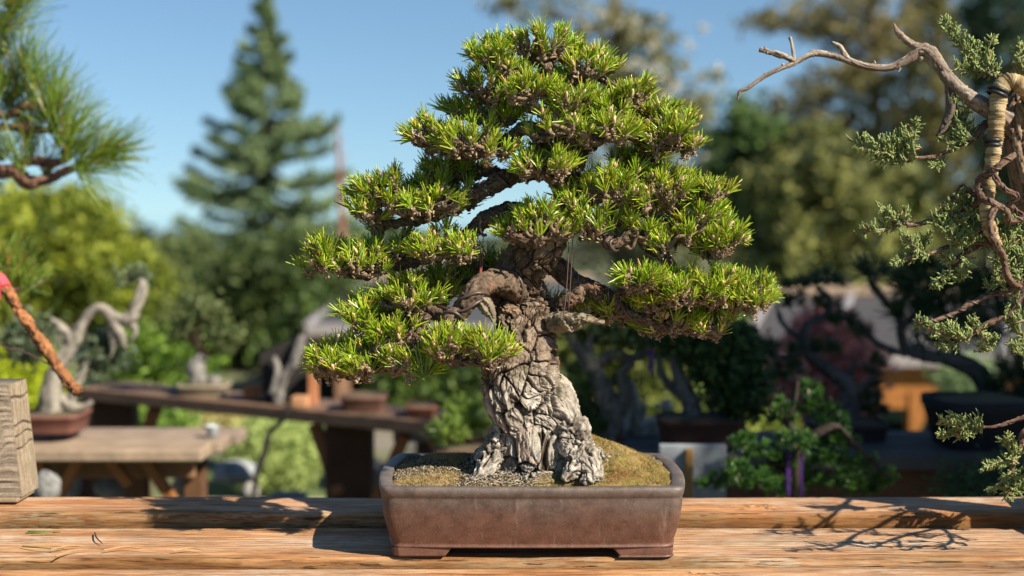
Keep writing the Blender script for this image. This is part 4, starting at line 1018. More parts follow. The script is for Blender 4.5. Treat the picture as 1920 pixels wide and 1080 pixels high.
def f_front(u, v, V):
    r = np.hypot((u - .90) * 5.0, (v - .52) * 1.0 - .0) ; g = fbm(np.stack([u * 2.5, v * 46 + 1.2 * np.exp(-r * r * 30) * 8, u * 0], 1), 3, 4)
    return g, mixc((.22, .175, .125), (.36, .295, .22), sstep(-.5, .5, g))
def f_side(u, v, V):
    g = fbm(np.stack([u * 30, v * 9, u * 0], 1), 3, 14); h = .3 * g; c = np.zeros_like(u)
    for y0, wv in ((.87, .012), (.62, .010), (.53, .008), (.42, .008)): 
        d = np.abs(v - y0 - .03 * np.sin(u * 5 + y0 * 9) * u); c = np.maximum(c, np.exp(-(d / wv) ** 2))
    return h - 1.6 * c, mixc(mixc((.24, .18, .12), (.37, .30, .205), sstep(-.4, .4, g)), (.07, .05, .03), c * .9)
x1, x0, y0, y1, z0, z1 = -.722, -1.1, 2.085, 2.160, .029, .196
gface(np.array([x0, y0, z0]), np.array([x1 - x0, 0, 0]), np.array([0, 0, z1 - z0]), 120, 120, (0, -1, 0), .0035, f_front, 1)
gface(np.array([x1, y0, z0]), np.array([.0, y1 - y0, 0]), np.array([0, 0, z1 - z0]), 70, 120, (1, 0, 0), .0022, f_side, 2)
mb.add([(x0, y0, z1), (x1, y0, z1), (x1, y1, z1), (x0, y1, z1), (x0, y0, z0), (x1, y0, z0), (x1, y1, z0), (x0, y1, z0)], [np.array([[0, 1, 2, 3], [7, 6, 5, 4], [2, 6, 7, 3], [0, 3, 7, 4]])], (.30, .24, .18))
sheared(mb); mb.build('beam', M['bark'], blk, True)
mb = MB(); box(mb, -1.12, -.728, 2.075, 2.150, .0225, .0285, (.30, .22, .14), .002); mb.build('base_board', M['bgwood'], blk)

# ------------------------------------------------------------------ ground, sea
def structure(o): o['kind'] = 'structure'; return o
GZ = -.82
m, nt, b = newmat('garden ground')
n1 = noise_tex(nt, .6, 6, .6); n2 = noise_tex(nt, 30, 5, .7)
c = ramp(nt, n1.outputs[0], [(.40, (.20, .17, .13)), (.50, (.13, .13, .06)), (.62, (.10, .15, .04))]); c2 = ramp(nt, n2.outputs[0], [(.3, .6), (.7, 1.1)])
nt.links.new(mixrgb(nt, 1, c.outputs[0], c2.outputs[0], 'MULTIPLY'), b.inputs["Base Color"]); b.inputs["Roughness"].default_value = .95
xs = np.r_[-3000, -900, -300, -100, np.linspace(-40, 40, 60), 100, 300, 900, 3000]; ys = np.r_[-60, -20, np.linspace(-5, 60, 70), 90, 150, 300, 700, 1500, 2600]
X, Y_ = np.meshgrid(xs, ys, indexing='ij'); Z = GZ + .05 * fbm(np.stack([X.ravel() * .5, Y_.ravel() * .5, X.ravel() * 0], 1), 2, 3).reshape(X.shape) - np.clip(Y_ - 55, 0, None) * .034
V = np.stack([X, Y_, Z], -1).reshape(-1, 3); ny = len(ys); i = np.arange(len(xs) - 1)[:, None] * ny; j = np.arange(ny - 1)[None]
mb = MB(); mb.add(V, [np.stack([i + j, i + ny + j, i + ny + j + 1, i + j + 1], -1).reshape(-1, 4)]); structure(mb.build('ground', m, None, True))
m, nt, b = newmat('sea water'); b.inputs["Base Color"].default_value = (.12, .22, .30, 1); b.inputs["Roughness"].default_value = .03
b.inputs["Specular IOR Level"].default_value = .5
mb = MB(); mb.add([(-60000, 700, -60), (60000, 700, -60), (60000, 58000, -60), (-60000, 58000, -60)], [np.array([[0, 1, 2, 3]])]); structure(mb.build('sea', m))

# ------------------------------------------------------------------ vegetation builders
def clumps(mb, ells, nclump, per, cr, size, c0, c1, droop=0.0, cvar=.35):
    """leaves gathered in clumps through ellipsoids given as (px, py, rx, ry, Y, dY)"""
    A = np.array([e[2] * e[3] for e in ells]); pr = A / A.sum()
    k = rng.choice(len(ells), nclump, p=pr); E = np.array(ells, float)[k]; s = E[:, 4] / FP
    d = nrm(rng.normal(size=(nclump, 3))) * (rng.uniform(.15, 1, (nclump, 1)) ** .42)
    c = np.array([P(e[0], e[1], e[4]) for e in E]) + np.stack([d[:, 0] * E[:, 2] * s, d[:, 1] * E[:, 5], d[:, 2] * E[:, 3] * s], 1)
    ii = np.repeat(np.arange(nclump), per); o = rng.normal(size=(len(ii), 3)) * cr * [1, 1, .75]
    if droop: o[:, 2] -= np.abs(rng.normal(size=len(ii))) * droop
    f = np.clip(.5 + cvar * rng.normal(size=nclump)[ii] + .2 * rng.normal(size=len(ii)), 0, 1)
    leaves(mb, c[ii] + o, size * rng.uniform(.6, 1.3, len(ii)), mixc(c0, c1, f), None if not droop else np.tile([0, -.3, .1], (len(ii), 1)), 1.8 if not droop else 2.4)
    return c
def plant(name, label, cat, ells, nclump, per, cr, size, c0, c1, trunks=(), tcol=(.12, .09, .06), group=None, base=None, droop=0, limbs=14, cvar=.35, gz=None):
    Y = ells[0][4]; bx = base if base is not None else ells[0][0]
    g = GZ if gz is None else gz
    root = thing(name, label, cat, (P(bx, 400, Y)[0], Y, g), group)
    mt = MB()
    if not trunks: trunks = [[(bx, None, Y, max(4, ells[0][2] * .06)), (ells[0][0], ells[0][1], Y, max(2, ells[0][2] * .02))]]
    tops = []
    for t in trunks:
        w = []; 
        for (px, py, yy, r) in t:
            p = P(px, py if py is not None else 400, yy)
            if py is None: p[2] = g - .02
            w.append((*p, r * yy / FP))
        w = np.array(w); tube(mt, w[:, :3], w[:, 3], 9, 30, tcol, .08, .25); tops.append(w)
    mb = MB(); c = clumps(mb, ells, nclump, per, cr, size, c0, c1, droop, cvar)
    for q in c[rng.choice(len(c), min(limbs, len(c)), replace=False)]:
        t = tops[rng.integers(len(tops))]; sm = smooth_path(t, 40); want = q[2] - .45 * np.hypot(*(q[:2] - sm[20, :2])); k = int(np.abs(sm[:, 2] - want).argmin()); k = max(k, 10); a = sm[k, :3]
        tube(mt, [a, (a + q) / 2 + [0, 0, .08 * np.linalg.norm(q - a)], q], [t[-1, 3] * .8, t[-1, 3] * .5, t[-1, 3] * .25], 6, 10, tcol, .05, .2)
    mt.build('trunk', M['bark'], root, True); mb.build('crown', M['leaf'], root)
    return root
# wooded edge of the garden, too far to tell one tree from another
mb = MB(); nw = 2600; xw = rng.uniform(-48, 48, nw); cw = np.stack([xw, 46 + rng.uniform(-2, 3, nw), GZ + rng.uniform(0, .62, nw) + .18 * np.sin(xw * .9) + .12 * np.sin(xw * 2.3)], 1); ii = np.repeat(np.arange(nw), 14)
leaves(mb, cw[ii] + rng.normal(size=(len(ii), 3)) * .16, rng.uniform(.09, .17, len(ii)), mixc((.035, .055, .02), (.15, .18, .06), np.clip(.5 + .35 * rng.normal(size=nw)[ii], 0, 1)))
wd = mb.build('woods', M['leaf']); wd['kind'] = 'stuff'; wd['label'] = 'low far-off wooded edge beyond the garden under the pale sea horizon'; wd['category'] = 'woods'
def conifer(label, apex, base_px, prof, nb, per, size, c0, c1, tcol=(.13, .09, .06), Y=25, sag=.25, dens=1, group=None, r0=9, width=.07):
    """layered conifer: branches whorled on a straight trunk; prof = half width in px at each py"""
    s = Y / FP; a = P(*apex, Y); x = P(base_px, 400, Y)[0]
    root = thing('conifer_tree', label, 'tree', (x, Y, GZ), group)
    mt = MB(); tube(mt, [(x, Y, GZ - .05), ((x + a[0]) / 2, Y, (GZ + a[2]) / 2), a], [r0 * s, r0 * .6 * s, 1.2 * s], 9, 30, tcol, .06, .2)
    mb = MB(); pj = np.array(prof, float)
    for i in range(nb):
        py = pj[0, 0] + (pj[-1, 0] - pj[0, 0]) * ((i + rng.uniform()) / nb) ** .85
        hw = np.interp(py, pj[:, 0], pj[:, 1]) * s * rng.uniform(.55, 1.12); z = P(960, py, Y)[2]; az = rng.uniform(0, 2 * pi)
        f = (z - GZ) / (a[2] - GZ); p0 = np.array([x + (a[0] - x) * f, Y, z]); d = np.array([cos(az), sin(az), 0])
        t = np.sqrt(rng.uniform(.02, 1, per)); dz = hw * (-sag * np.sin(t * pi * .85) + .10 * t)
        side = np.cross(d, [0, 0, 1]); w = width * (1 - t * .55) * (hw * .55 + .05)* 3
        q = p0 + d * (hw * t)[:, None] + side * (rng.normal(size=per) * w)[:, None]; q[:, 2] += dz + rng.normal(size=per) * size * .45 - np.abs(rng.normal(size=per)) * size * .5
        tube(mt, [p0, p0 + d * hw * .5 + [0, 0, -hw * sag * .9], p0 + d * hw * .95 + [0, 0, -hw * sag * .3]], [2.2 * s * (.3 + hw), 1.4 * s * (.3 + hw), .6 * s], 5, 8, tcol)
        v = rng.normal() * .25
        leaves(mb, q, size * rng.uniform(.6, 1.3, per), mixc(c0, c1, np.clip(.5 + v + .25 * rng.normal(size=per), 0, 1)), np.tile([0, 0, .5], (per, 1)), 2.0)
    mt.build('trunk', M['bark'], root, True); mb.build('crown', M['leaf'], root); return root

# trees far behind ------------------------------------------------------------
conifer('tall blue-green spruce with layered branches left of the pine bonsai against the sky', (492, -22), 505, [(-15, 9), (50, 38), (85, 62), (110, 50), (150, 76), (185, 112), (235, 168), (270, 135), (310, 165), (380, 205), (430, 195), (480, 215), (560, 220), (680, 250)], 175, 160, .074, (.06, .12, .05), (.31, .39, .18), Y=24, width=.06, sag=.18, tcol=(.05, .04, .025))
conifer('smaller green spruce behind the red-brown snag', (735, 400), 735, [(405, 8), (450, 35), (520, 70), (600, 100), (680, 120)], 60, 110, .09, (.07, .12, .05), (.14, .20, .07), Y=22, group='small spruces behind the garden')
conifer('small dark spruce top standing against the pale sea left of the tall spruce', (272, 425), 272, [(430, 5), (470, 22), (520, 40), (600, 60)], 46, 90, .09, (.06, .10, .06), (.11, .15, .09), Y=26)
conifer('grey-tinted thin spruce top left of the tall spruce', (302, 395 + 40), 302, [(440, 4), (480, 16), (540, 30), (600, 45)], 36, 70, .09, (.13, .14, .12), (.20, .20, .16), Y=30)
sn = thing('snag_tree', 'bare red-brown dead trunk standing in front of the tall spruce', 'dead tree', (P(645, 400, 20)[0], 20, GZ))
mb = MB(); w = [(*(P(642, 400, 20)[0], 20, GZ - .05),), tuple(P(641, 420, 20)), tuple(P(637, 320, 20)), tuple(P(632, 232, 20))]
tube(mb, w, [.065, .05, .036, .015], 9, 40, (.26, .12, .075), .12, .2)
for (x_, y_, x2, y2) in ((637, 300, 655, 290), (638, 330, 622, 318), (634, 270, 645, 262), (640, 370, 655, 366)): tube(mb, [P(x_, y_, 20), P(x2, y2, 20.1)], [.02, .006], 5, 5, (.30, .13, .08))
mb.build('trunk', M['bark'], sn, True)
TG = 'tall trees behind the garden'
plant('broadleaf_tree', 'tall airy tree with a dark upright trunk and pale seed clusters behind the bonsai top', 'tree',
      [(1150, 60, 95, 50, 15, .6), (1010, 5, 90, 40, 15, .5), (1130, 150, 70, 50, 15, .6), (1200, 140, 90, 60, 15, .6), (1240, 60, 40, 40, 15, .5), (1230, 230, 100, 60, 15, .7), (1270, 200, 80, 40, 15, .6), (1280, 310, 90, 60, 15, .8), (1160, 300, 100, 60, 15, .8), (1330, 400, 90, 80, 15, .9), (1180, 420, 110, 80, 15, .9), (930, 0, 30, 22, 15, .3), (1330, 150, 26, 16, 15, .3), (1300, 190, 30, 24, 15, .3), (1300, 500, 120, 60, 15, .9), (1120, 520, 120, 60, 15, .9)],
      1200, 10, .05, .042, (.08, .10, .035), (.33, .30, .15), [[(1165, None, 15, 17), (1163, 300, 15, 14), (1158, 120, 15, 11), (1152, -60, 15, 8)]], (.13, .10, .055), TG, limbs=46)
mb = MB(); pr = bpy.data.objects['broadleaf_tree']
ctr = np.array([P(rng.uniform(1060, 1330), rng.uniform(20, 330), 14.4 + rng.uniform(0, .8)) for _ in range(26)] + [P(x, y, 14.3) for x, y in ((1195, 118), (1222, 85), (1215, 130), (1230, 128), (1182, 122), (1345, 130), (1245, 150), (1345, 265), (1350, 275), (1190, 40), (1250, 180), (1320, 300), (1355, 330), (1385, 350))])
ii = np.repeat(np.arange(len(ctr)), 9); blobs(mb, ctr[ii] + rng.normal(size=(len(ii), 3)) * .025, rng.normal(size=(len(ii), 3)), .016, .022, mixc((.50, .45, .33), (.66, .62, .50), rng.uniform(0, 1, len(ii))), 6, 4)
mb.build('seed_clusters', M['plain'], pr, True, kind='stuff')
def feathery(label, ells, nb, base, trunks, c0, c1, Y, **k):
    return plant('conifer_tree', label, 'tree', ells, int(nb * 2.0), 11, .045 * Y / 14, .036 * Y / 14, c0, c1, trunks, (.16, .12, .075), TG, base=base, **k)
feathery('tall olive-brown feathery conifer behind the dead juniper branch', [(1400, 50, 36, 10, 17, .4), (1450, 40, 45, 16, 17, .5), (1500, 30, 60, 28, 17, .6), (1560, 60, 60, 40, 17, .6), (1600, 20, 70, 40, 17, .7), (1640, 120, 70, 60, 17, .8), (1560, 160, 80, 45, 17, .7), (1470, 200, 70, 22, 17, .5), (1430, 215, 40, 14, 17, .4), (1530, 230, 80, 30, 17, .7), (1650, 230, 70, 70, 17, .9), (1600, 300, 90, 60, 17, .9), (1640, 380, 100, 80, 17, 1), (1680, 60, 50, 50, 17, .7)],
         520, 1640, [[(1650, None, 17, 14), (1645, 300, 17, 11), (1638, 100, 17, 8), (1630, -60, 17, 5)]], (.09, .085, .028), (.32, .27, .11), 17, limbs=50)
feathery('dense olive conifer filling the sky right of the dead juniper branch', [(1740, 60, 70, 70, 18, .8), (1760, 180, 80, 80, 18, .9), (1720, 260, 80, 80, 18, .9), (1800, 320, 90, 90, 18, 1), (1760, 440, 110, 80, 18, 1), (1740, -10, 40, 40, 18, .6)],
         620, 1760, [[(1765, None, 18, 16), (1760, 200, 18, 11), (1750, -60, 18, 5)]], (.06, .065, .022), (.25, .23, .08), 18, limbs=36)
feathery('dark green conifer in the top right corner behind the juniper foliage', [(1880, 20, 70, 60, 16, .8), (1900, 120, 80, 80, 16, .9), (1850, 90, 40, 50, 16, .6), (1910, 260, 80, 90, 16, .9), (1900, 400, 90, 90, 16, .9), (1830, 10, 22, 40, 16, .5)],
         760, 1900, [[(1905, None, 16, 16), (1900, 200, 16, 10), (1890, -80, 16, 5)]], (.022, .045, .025), (.06, .10, .05), 16, limbs=30)
SG = 'rounded shrubs and young trees behind the benches'
def bush(label, ells, n, c0, c1, size=None, cr=None, name='shrub', cat='shrub', droop=0, per=26, cvar=.35, **k):
    Y = ells[0][4]; return plant(name, label, cat, ells, n, per, cr or .055 * Y / 8, size or .03 * Y / 8, c0, c1, (), (.13, .10, .06), SG, droop=droop, cvar=cvar, **k)
bush('weeping olive-tan tree with drooping pale foliage right of the bonsai crown', [(1450, 340, 70, 60, 12, .7), (1540, 310, 70, 60, 12, .7), (1600, 400, 90, 80, 12, .8), (1480, 430, 80, 70, 12, .8), (1430, 500, 60, 50, 12, .7), (1560, 500, 100, 60, 12, .8), (1680, 460, 60, 70, 12, .8)], 1500, (.015, .03, .006), (.31, .31, .09), name='weeping_tree', cat='tree', droop=.13, per=11, size=.040, cr=.035, cvar=.6)
bush('olive young tree under the tall conifers right of the bonsai crown', [(1530, 270, 60, 40, 13, .6), (1600, 330, 70, 50, 13, .7), (1680, 360, 60, 60, 13, .7), (1480, 300, 50, 40, 13, .6)], 700, (.02, .035, .008), (.28, .29, .09), cvar=.6, per=12, cr=.045, name='broadleaf_tree', cat='tree')
bush('dark green broadleaf tree just right of the bonsai crown', [(1400, 330, 40, 50, 13.5, .6), (1430, 270, 44, 35, 13.5, .6), (1360, 400, 40, 60, 13.5, .6), (1390, 235, 14, 50, 13.5, .3), (1350, 270, 12, 40, 13.5, .3), (1330, 350, 20, 40, 13.5, .5)], 240, (.02, .05, .012), (.12, .20, .04), name='broadleaf_tree', cat='tree')
bush('big yellow-green rounded shrub under the long-needled pine at the left', [(40, 450, 120, 90, 9, .7), (140, 420, 70, 60, 9, .6), (180, 500, 80, 60, 9, .6), (60, 540, 120, 70, 9, .7), (230, 530, 50, 50, 9, .5)], 900, (.05, .08, .008), (.30, .34, .03), cr=.07, cvar=.5)
bush('yellow-green hedge plant between the big shrub and the tall spruce', [(250, 520, 60, 45, 10, .6), (290, 570, 50, 50, 10, .6), (210, 570, 60, 50, 10, .6)], 380, (.05, .08, .02), (.22, .25, .07))
bush('grey-green bushy tree below the tall spruce', [(340, 520, 70, 60, 13, .8), (320, 590, 80, 60, 13, .8), (400, 560, 70, 70, 13, .8)], 520, (.018, .036, .010), (.13, .17, .05))
bush('dark evergreen thicket beneath the tall spruce', [(440, 560, 90, 70, 12, .8), (520, 500, 90, 60, 12, .8), (530, 600, 90, 60, 12, .8), (620, 520, 60, 60, 12, .8), (400, 640, 90, 60, 12, .8)], 700, (.015, .03, .008), (.10, .14, .035))
bush('deep green shrub mass behind the lower left bonsai branches', [(620, 600, 90, 60, 10, .7), (700, 660, 100, 60, 10, .7), (560, 660, 70, 60, 10, .7), (780, 700, 90, 60, 10, .7)], 620, (.010, .028, .006), (.09, .14, .025))
bush('bright lime shrub behind the white driftwood bonsai', [(270, 665, 40, 35, 6, .3), (330, 680, 45, 40, 6, .3), (300, 720, 50, 30, 6, .3)], 260, (.03, .07, .006), (.20, .32, .03), cr=.05, cvar=.5)
bush('fresh green shrub under the middle bench', [(280, 785, 60, 30, 5.2, .2), (230, 770, 40, 30, 5.2, .2)], 160, (.10, .19, .03), (.24, .36, .06), cr=.04)
bush('lime yellow shrub behind the timber block', [(20, 700, 55, 60, 5.0, .25), (50, 740, 30, 50, 5.0, .2)], 260, (.26, .33, .01), (.46, .52, .03), cr=.04, size=.016)
bush('shaded green shrubs left of the bonsai trunk', [(800, 720, 90, 50, 6.5, .4), (880, 690, 60, 60, 6.5, .4), (850, 770, 70, 40, 6.5, .4)], 380, (.012, .035, .005), (.13, .20, .03))
bush('olive shrub right of the bonsai trunk', [(1120, 640, 80, 50, 7, .5), (1200, 660, 70, 60, 7, .5), (1150, 740, 80, 60, 7, .5), (1230, 760, 60, 60, 7, .5)], 520, (.025, .045, .006), (.26, .29, .06), cr=.06, cvar=.5)
bush('yellow-green lawn shrub right of the dark pot', [(1420, 790, 60, 60, 7.5, .4), (1460, 740, 40, 40, 7.5, .4)], 240, (.17, .24, .03), (.36, .42, .08))
bush('pale clipped yellow-green dome under the middle bench', [(515, 850, 78, 62, 6.2, .25)], 520, (.28, .36, .10), (.42, .50, .17), cr=.035, size=.02, cvar=.15)
bush('pale gold clipped dome under the middle bench', [(425, 790, 55, 28, 6.8, .2)], 260, (.42, .38, .14), (.56, .50, .22), cr=.035, size=.02, cvar=.15)
# tree beyond the right edge of the picture, shading the right-hand benches
sh = thing('broadleaf_tree', 'dense garden tree beyond the right edge of the picture', 'tree', (4.3, 1.9, GZ))
mt = MB(); tube(mt, [(4.4, 1.9, GZ - .05), (4.3, 1.9, .8), (4.25, 1.9, 2.4)], [.13, .1, .05], 9, 24, (.14, .10, .07), .1, .2)
mb = MB(); nc = 700; c = nrm(rng.normal(size=(nc, 3))) * rng.uniform(.2, 1, (nc, 1)) ** .45 * [1.5, 1.25, .95] + [4.25, 1.9, 2.65]; ii = np.repeat(np.arange(nc), 24)
leaves(mb, c[ii] + rng.normal(size=(len(ii), 3)) * .10, rng.uniform(.04, .08, len(ii)), mixc((.04, .08, .02), (.10, .16, .04), rng.uniform(0, 1, len(ii))), None, 1.8)
for q in c[:20]: tube(mt, [(4.28, 1.9, 1.2), (q + [4.28, 1.9, 1.6]) / 2, q], [.04, .025, .01], 6, 10, (.14, .10, .07))
mt.build('trunk', M['bark'], sh, True); mb.build('crown', M['leaf'], sh)
# ------------------------------------------------------------------ background benches, pavilion, bonsai collection
def zt(py, Y): return P(960, py, Y)[2]
def timber(root, name, p0, p1, w, h, col, up=(0, 0, 1)):
    mb = MB(); bar(mb, p0, p1, w, h, col, up); return mb.build(name, M['bgwood'], root)
# left bench
ZL = -.10
bl = thing('plank_bench', 'pale weathered plank bench at the left with orange diagonal braces', 'bench', (-1.3, 3.45, GZ), 'benches behind')
xr = P(400, 840, 3.4)[0]
for k, (y0, y1) in enumerate(((3.27, 3.385), (3.392, 3.50), (3.507, 3.62))):
    mb = MB(); box(mb, -2.6, xr + .02 * k, y0, y1, ZL - .028, ZL, mixc((.34, .25, .17), (.29, .22, .165), k / 2), .004); mb.build('plank', M['bgwood'], bl)
oc = (.30, .12, .04)
for x in (-1.9, P(330, 900, 3.3)[0], P(215, 900, 3.3)[0]):
    timber(bl, 'leg', (x, 3.5, GZ), (x, 3.5, ZL - .03), .05, .05, (.14, .07, .035), (0, 1, 0))
for (a, b_) in (((205, 858), (240, 905)), ((270, 858), (325, 940)), ((70, 862), (92, 900)), ((150, 858), (110, 930))):
    timber(bl, 'brace', P(*a, 3.32), P(*b_, 3.36), .024, .03, oc, (0, 1, 0))
timber(bl, 'rail', (-2.5, 3.42, ZL - .06), (xr - .05, 3.42, ZL - .06), .04, .06, (.26, .14, .07))
# middle bench running away to the left
mbn = thing('plank_bench', 'dark brown slanting plank bench across the middle left behind the bonsai', 'bench', (-.8, 4.0, GZ), 'benches behind')
A0 = np.array([P(140, 738, 4.45)[0], 4.45, ZL]); A1 = np.array([P(905, 803, 3.62)[0], 3.62, ZL])
d = nrm((A1 - A0)[None])[0]; pv = np.array([-d[1], d[0], 0])
for k in range(2):
    o_ = pv * (k * .11 + .055); timber(mbn, 'plank', A0 + o_ - [0, 0, .018], A1 + o_ - [0, 0, .018], .104, .036, ((.19, .115, .075), (.16, .105, .08))[k])
for f in (.04, .66, .93):
    q = A0 + (A1 - A0) * f + pv * .11
    timber(mbn, 'leg', (q[0], q[1], GZ), (q[0], q[1], ZL - .037), .13, .10, (.08, .04, .022), (0, 1, 0))
    timber(mbn, 'brace', q + d * .03 + [0, -.05, -.38], q + d * .20 + [0, -.05, -.05], .035, .045, (.30, .12, .05), (0, 1, 0))
    timber(mbn, 'brace', q - d * .03 + [0, -.05, -.24], q - d * .12 + [0, -.05, -.05], .035, .045, (.30, .13, .055), (0, 1, 0))
def onM(px, Yo=.10):
    """depth on the middle bench for a column of pixels"""
    best = min(np.linspace(0, 1, 200), key=lambda f: abs((A0 + (A1 - A0) * f + pv * Yo)[0] / (A0 + (A1 - A0) * f + pv * Yo)[1] * FP + 960 - px)); return A0 + (A1 - A0) * best + pv * Yo
# right bench
ZR = -.075
br = thing('plank_bench', 'dark grey shaded plank bench at the right behind the juniper', 'bench', (1.0, 3.3, GZ), 'benches behind')
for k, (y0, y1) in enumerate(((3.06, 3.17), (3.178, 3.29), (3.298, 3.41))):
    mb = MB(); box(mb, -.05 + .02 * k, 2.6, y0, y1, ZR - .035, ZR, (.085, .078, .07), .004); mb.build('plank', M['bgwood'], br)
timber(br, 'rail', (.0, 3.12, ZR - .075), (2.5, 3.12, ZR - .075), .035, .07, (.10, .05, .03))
for x in (.12, .95, 1.9):
    timber(br, 'leg', (x, 3.3, GZ), (x, 3.3, ZR - .036), .09, .09, (.12, .07, .045), (0, 1, 0))
# second far bench centre
b2 = thing('plank_bench', 'low grey bench behind the trunk of the pine bonsai', 'bench', (.3, 4.3, GZ), 'benches behind')
mb = MB(); box(mb, -.35, .55, 4.15, 4.45, -.225, -.19, (.22, .17, .14), .004); mb.build('plank', M['bgwood'], b2)
for x in (-.25, .45): timber(b2, 'leg', (x, 4.3, GZ), (x, 4.3, -.226), .08, .08, (.16, .10, .07), (0, 1, 0))
# white board with a wooden batten
wb = thing('white_board', 'pale blue-white board with a brown batten under the dark rectangular pot', 'board', (P(1300, 880, 2.9)[0], 2.9, GZ))
x0, x1 = P(1236, 880, 2.9)[0], P(1362, 880, 2.9)[0]
mb = MB(); box(mb, x0, x1, 2.9, 2.915, GZ + .12, zt(834, 2.9), (.27, .30, .325), .002); mb.build('panel', M['plain'], wb)
mb = MB(); xb = P(1293, 880, 2.88)[0]; box(mb, xb - .008, xb + .008, 2.884, 2.8985, GZ, zt(840, 2.9), (.34, .20, .07), .002); mb.build('batten', M['bgwood'], wb)

# pavilions
def pavilion(label, Y, x0, x1, ye, yr, dep, rc, posts, wc, group='timber shade houses', slant=0):
    r = thing('shade_house', label, 'shelter', (P((x0 + x1) / 2, 400, Y)[0], Y, GZ), group)
    a, b_ = P(x0, ye, Y), P(x1, ye, Y); c, d_ = P(x0 + slant, yr, Y + dep), P(x1, yr, Y + dep); th = np.array([0, 0, .03])
    mb = MB(); V = np.array([a, b_, d_, c, a - th, b_ - th, d_ - th, c - th]); mb.add(V, [np.array([[0, 1, 2, 3], [7, 6, 5, 4], [4, 5, 1, 0], [5, 6, 2, 1], [6, 7, 3, 2], [7, 4, 0, 3]])], rc); roof = mb.build('roof', M['plain'], r)
    nb = max(3, int((x1 - x0) / 150))
    for k in range(nb + 1):
        f = k / nb; p, q = a + (b_ - a) * f, c + (d_ - c) * f
        mb = MB(); bar(mb, p + [0, 0, .012], q + [0, 0, .012], .04, .03, (.28, .27, .28)); mb.build('seam', M['plain'], roof)
    mb = MB(); bar(mb, a + [0, -.03, -.02], b_ + [0, -.03, -.02], .04, .07, (.30, .27, .26)); mb.build('gutter', M['plain'], r)
    mb = MB(); bar(mb, a + [0, .06, -.175], b_ + [0, .06, -.175], .06, .23, wc); mb.build('beam', M['bgwood'], r)
    mb = MB(); bar(mb, c + [0, .02, .035], d_ + [0, .02, .035], .06, .06, (.34, .25, .18)); mb.build('ridge', M['plain'], r)
    for px in posts:
        x = P(px, 400, Y + .06)[0]; mb = MB(); bar(mb, (x, Y + .06, GZ), (x, Y + .06, a[2] - .2), .085, .085, wc, (0, 1, 0)); mb.build('post', M['bgwood'], r)
        xx = P(px, 400, Y + dep)[0]; mb = MB(); bar(mb, (xx, Y + dep - .1, GZ), (xx, Y + dep - .1, c[2] - .03), .085, .085, wc, (0, 1, 0)); mb.build('post', M['bgwood'], r)
    return r
pv1 = pavilion('orange timber shade house with pale roof behind the right-hand bonsai', 7.6, 1385, 2050, 668, 556, 1.5, (.068, .066, .070), (1418, 1720, 1960), (.36, .14, .035), slant=60)
for (u0, u1) in ((1430, 1560), (1575, 1700), (1740, 1850), (1860, 1950)):
    mb = MB(); a = P(u0, 400, 7.9)[0]; c = P(u1, 400, 7.9)[0]; box(mb, a, c, 7.9, 7.93, GZ + .35, zt(690, 7.9), (.15, .19, .035), .003); mb.build('net_panel', M['plain'], pv1)
pv2 = pavilion('low grey-roofed shade house behind the trunk of the pine bonsai', 9.0, 575, 1110, 612, 530, 1.6, (.075, .078, .085), (640, 900, 1080), (.30, .17, .10), slant=110)

# generic potted tree
def rpot(root, px0, px1, yt, yb, Y, dep, col, taper=.86, soilc=(.10, .08, .05), name='pot'):
    s = Y / FP; cx = P((px0 + px1) / 2, 400, Y)[0]; hx = (px1 - px0) / 2 * s; zt_, zb = zt(yt, Y), zt(yb, Y); h = zt_ - zb; hy = dep / 2
    rg = []
    for f, k in ((0, taper), (.12, taper + .02), (.8, .97), (.82, 1.0), (.98, 1.0), (1, .97), (1.0, .90), (.9, .89)):
        rg.append((pot_loop(hx * k, hy * k, hy * k, Y, cx, .004, .004, min(hx, hy) * .25, 6), zb + h * f))
    mb = MB(); loft(mb, rg, cap0=True, col=col); p = mb.build(name, M['plain'], root, True)
    lo_ = pot_loop(hx * .89, hy * .89, hy * .89, Y, cx, .004, .004, min(hx, hy) * .25, 6); mb = MB(); c = lo_.mean(0)
    rs_ = np.array([1, .6, .25, .02]); V = np.concatenate([np.column_stack([c + (lo_ - c) * k, np.full(len(lo_), zb + h * .93 + (1 - k) * h * .18)]) for k in rs_]); n = len(lo_)
    F = [[k * n + j, k * n + (j + 1) % n, (k + 1) * n + (j + 1) % n, (k + 1) * n + j] for k in range(3) for j in range(n)]; mb.add(V, [np.array(F)], soilc); mb.build('soil', M['grit'], p)
    return cx, zb
def tk(root, Y, paths, col, name='trunk', jit=.14, barky=True):
    for q in paths:
        mb = MB(); w = np.array([(*P(a[0], a[1], a[3] if len(a) > 3 else Y), a[2] * Y / FP) for a in q])
        if barky:
            c0 = np.array(col); fn = lambda V, crack, c1, c2, h: mixc(c0 * .3, mixc(c0 * .8, c0 * 1.25, c1), .2 + .8 * crack)
            L = np.linalg.norm(np.diff(w[:, :3], axis=0), axis=1).sum(); bark_tube(mb, w[:, :3], w[:, 3], max(12, int(L / .006)), 18, .02, .004, fn, None, int(q[0][0]) % 71, zs=.3)
        else: tube(mb, w[:, :3], w[:, 3], 9, 30, col, jit, .2)
        mb.build(name, M['bark'], root, True)
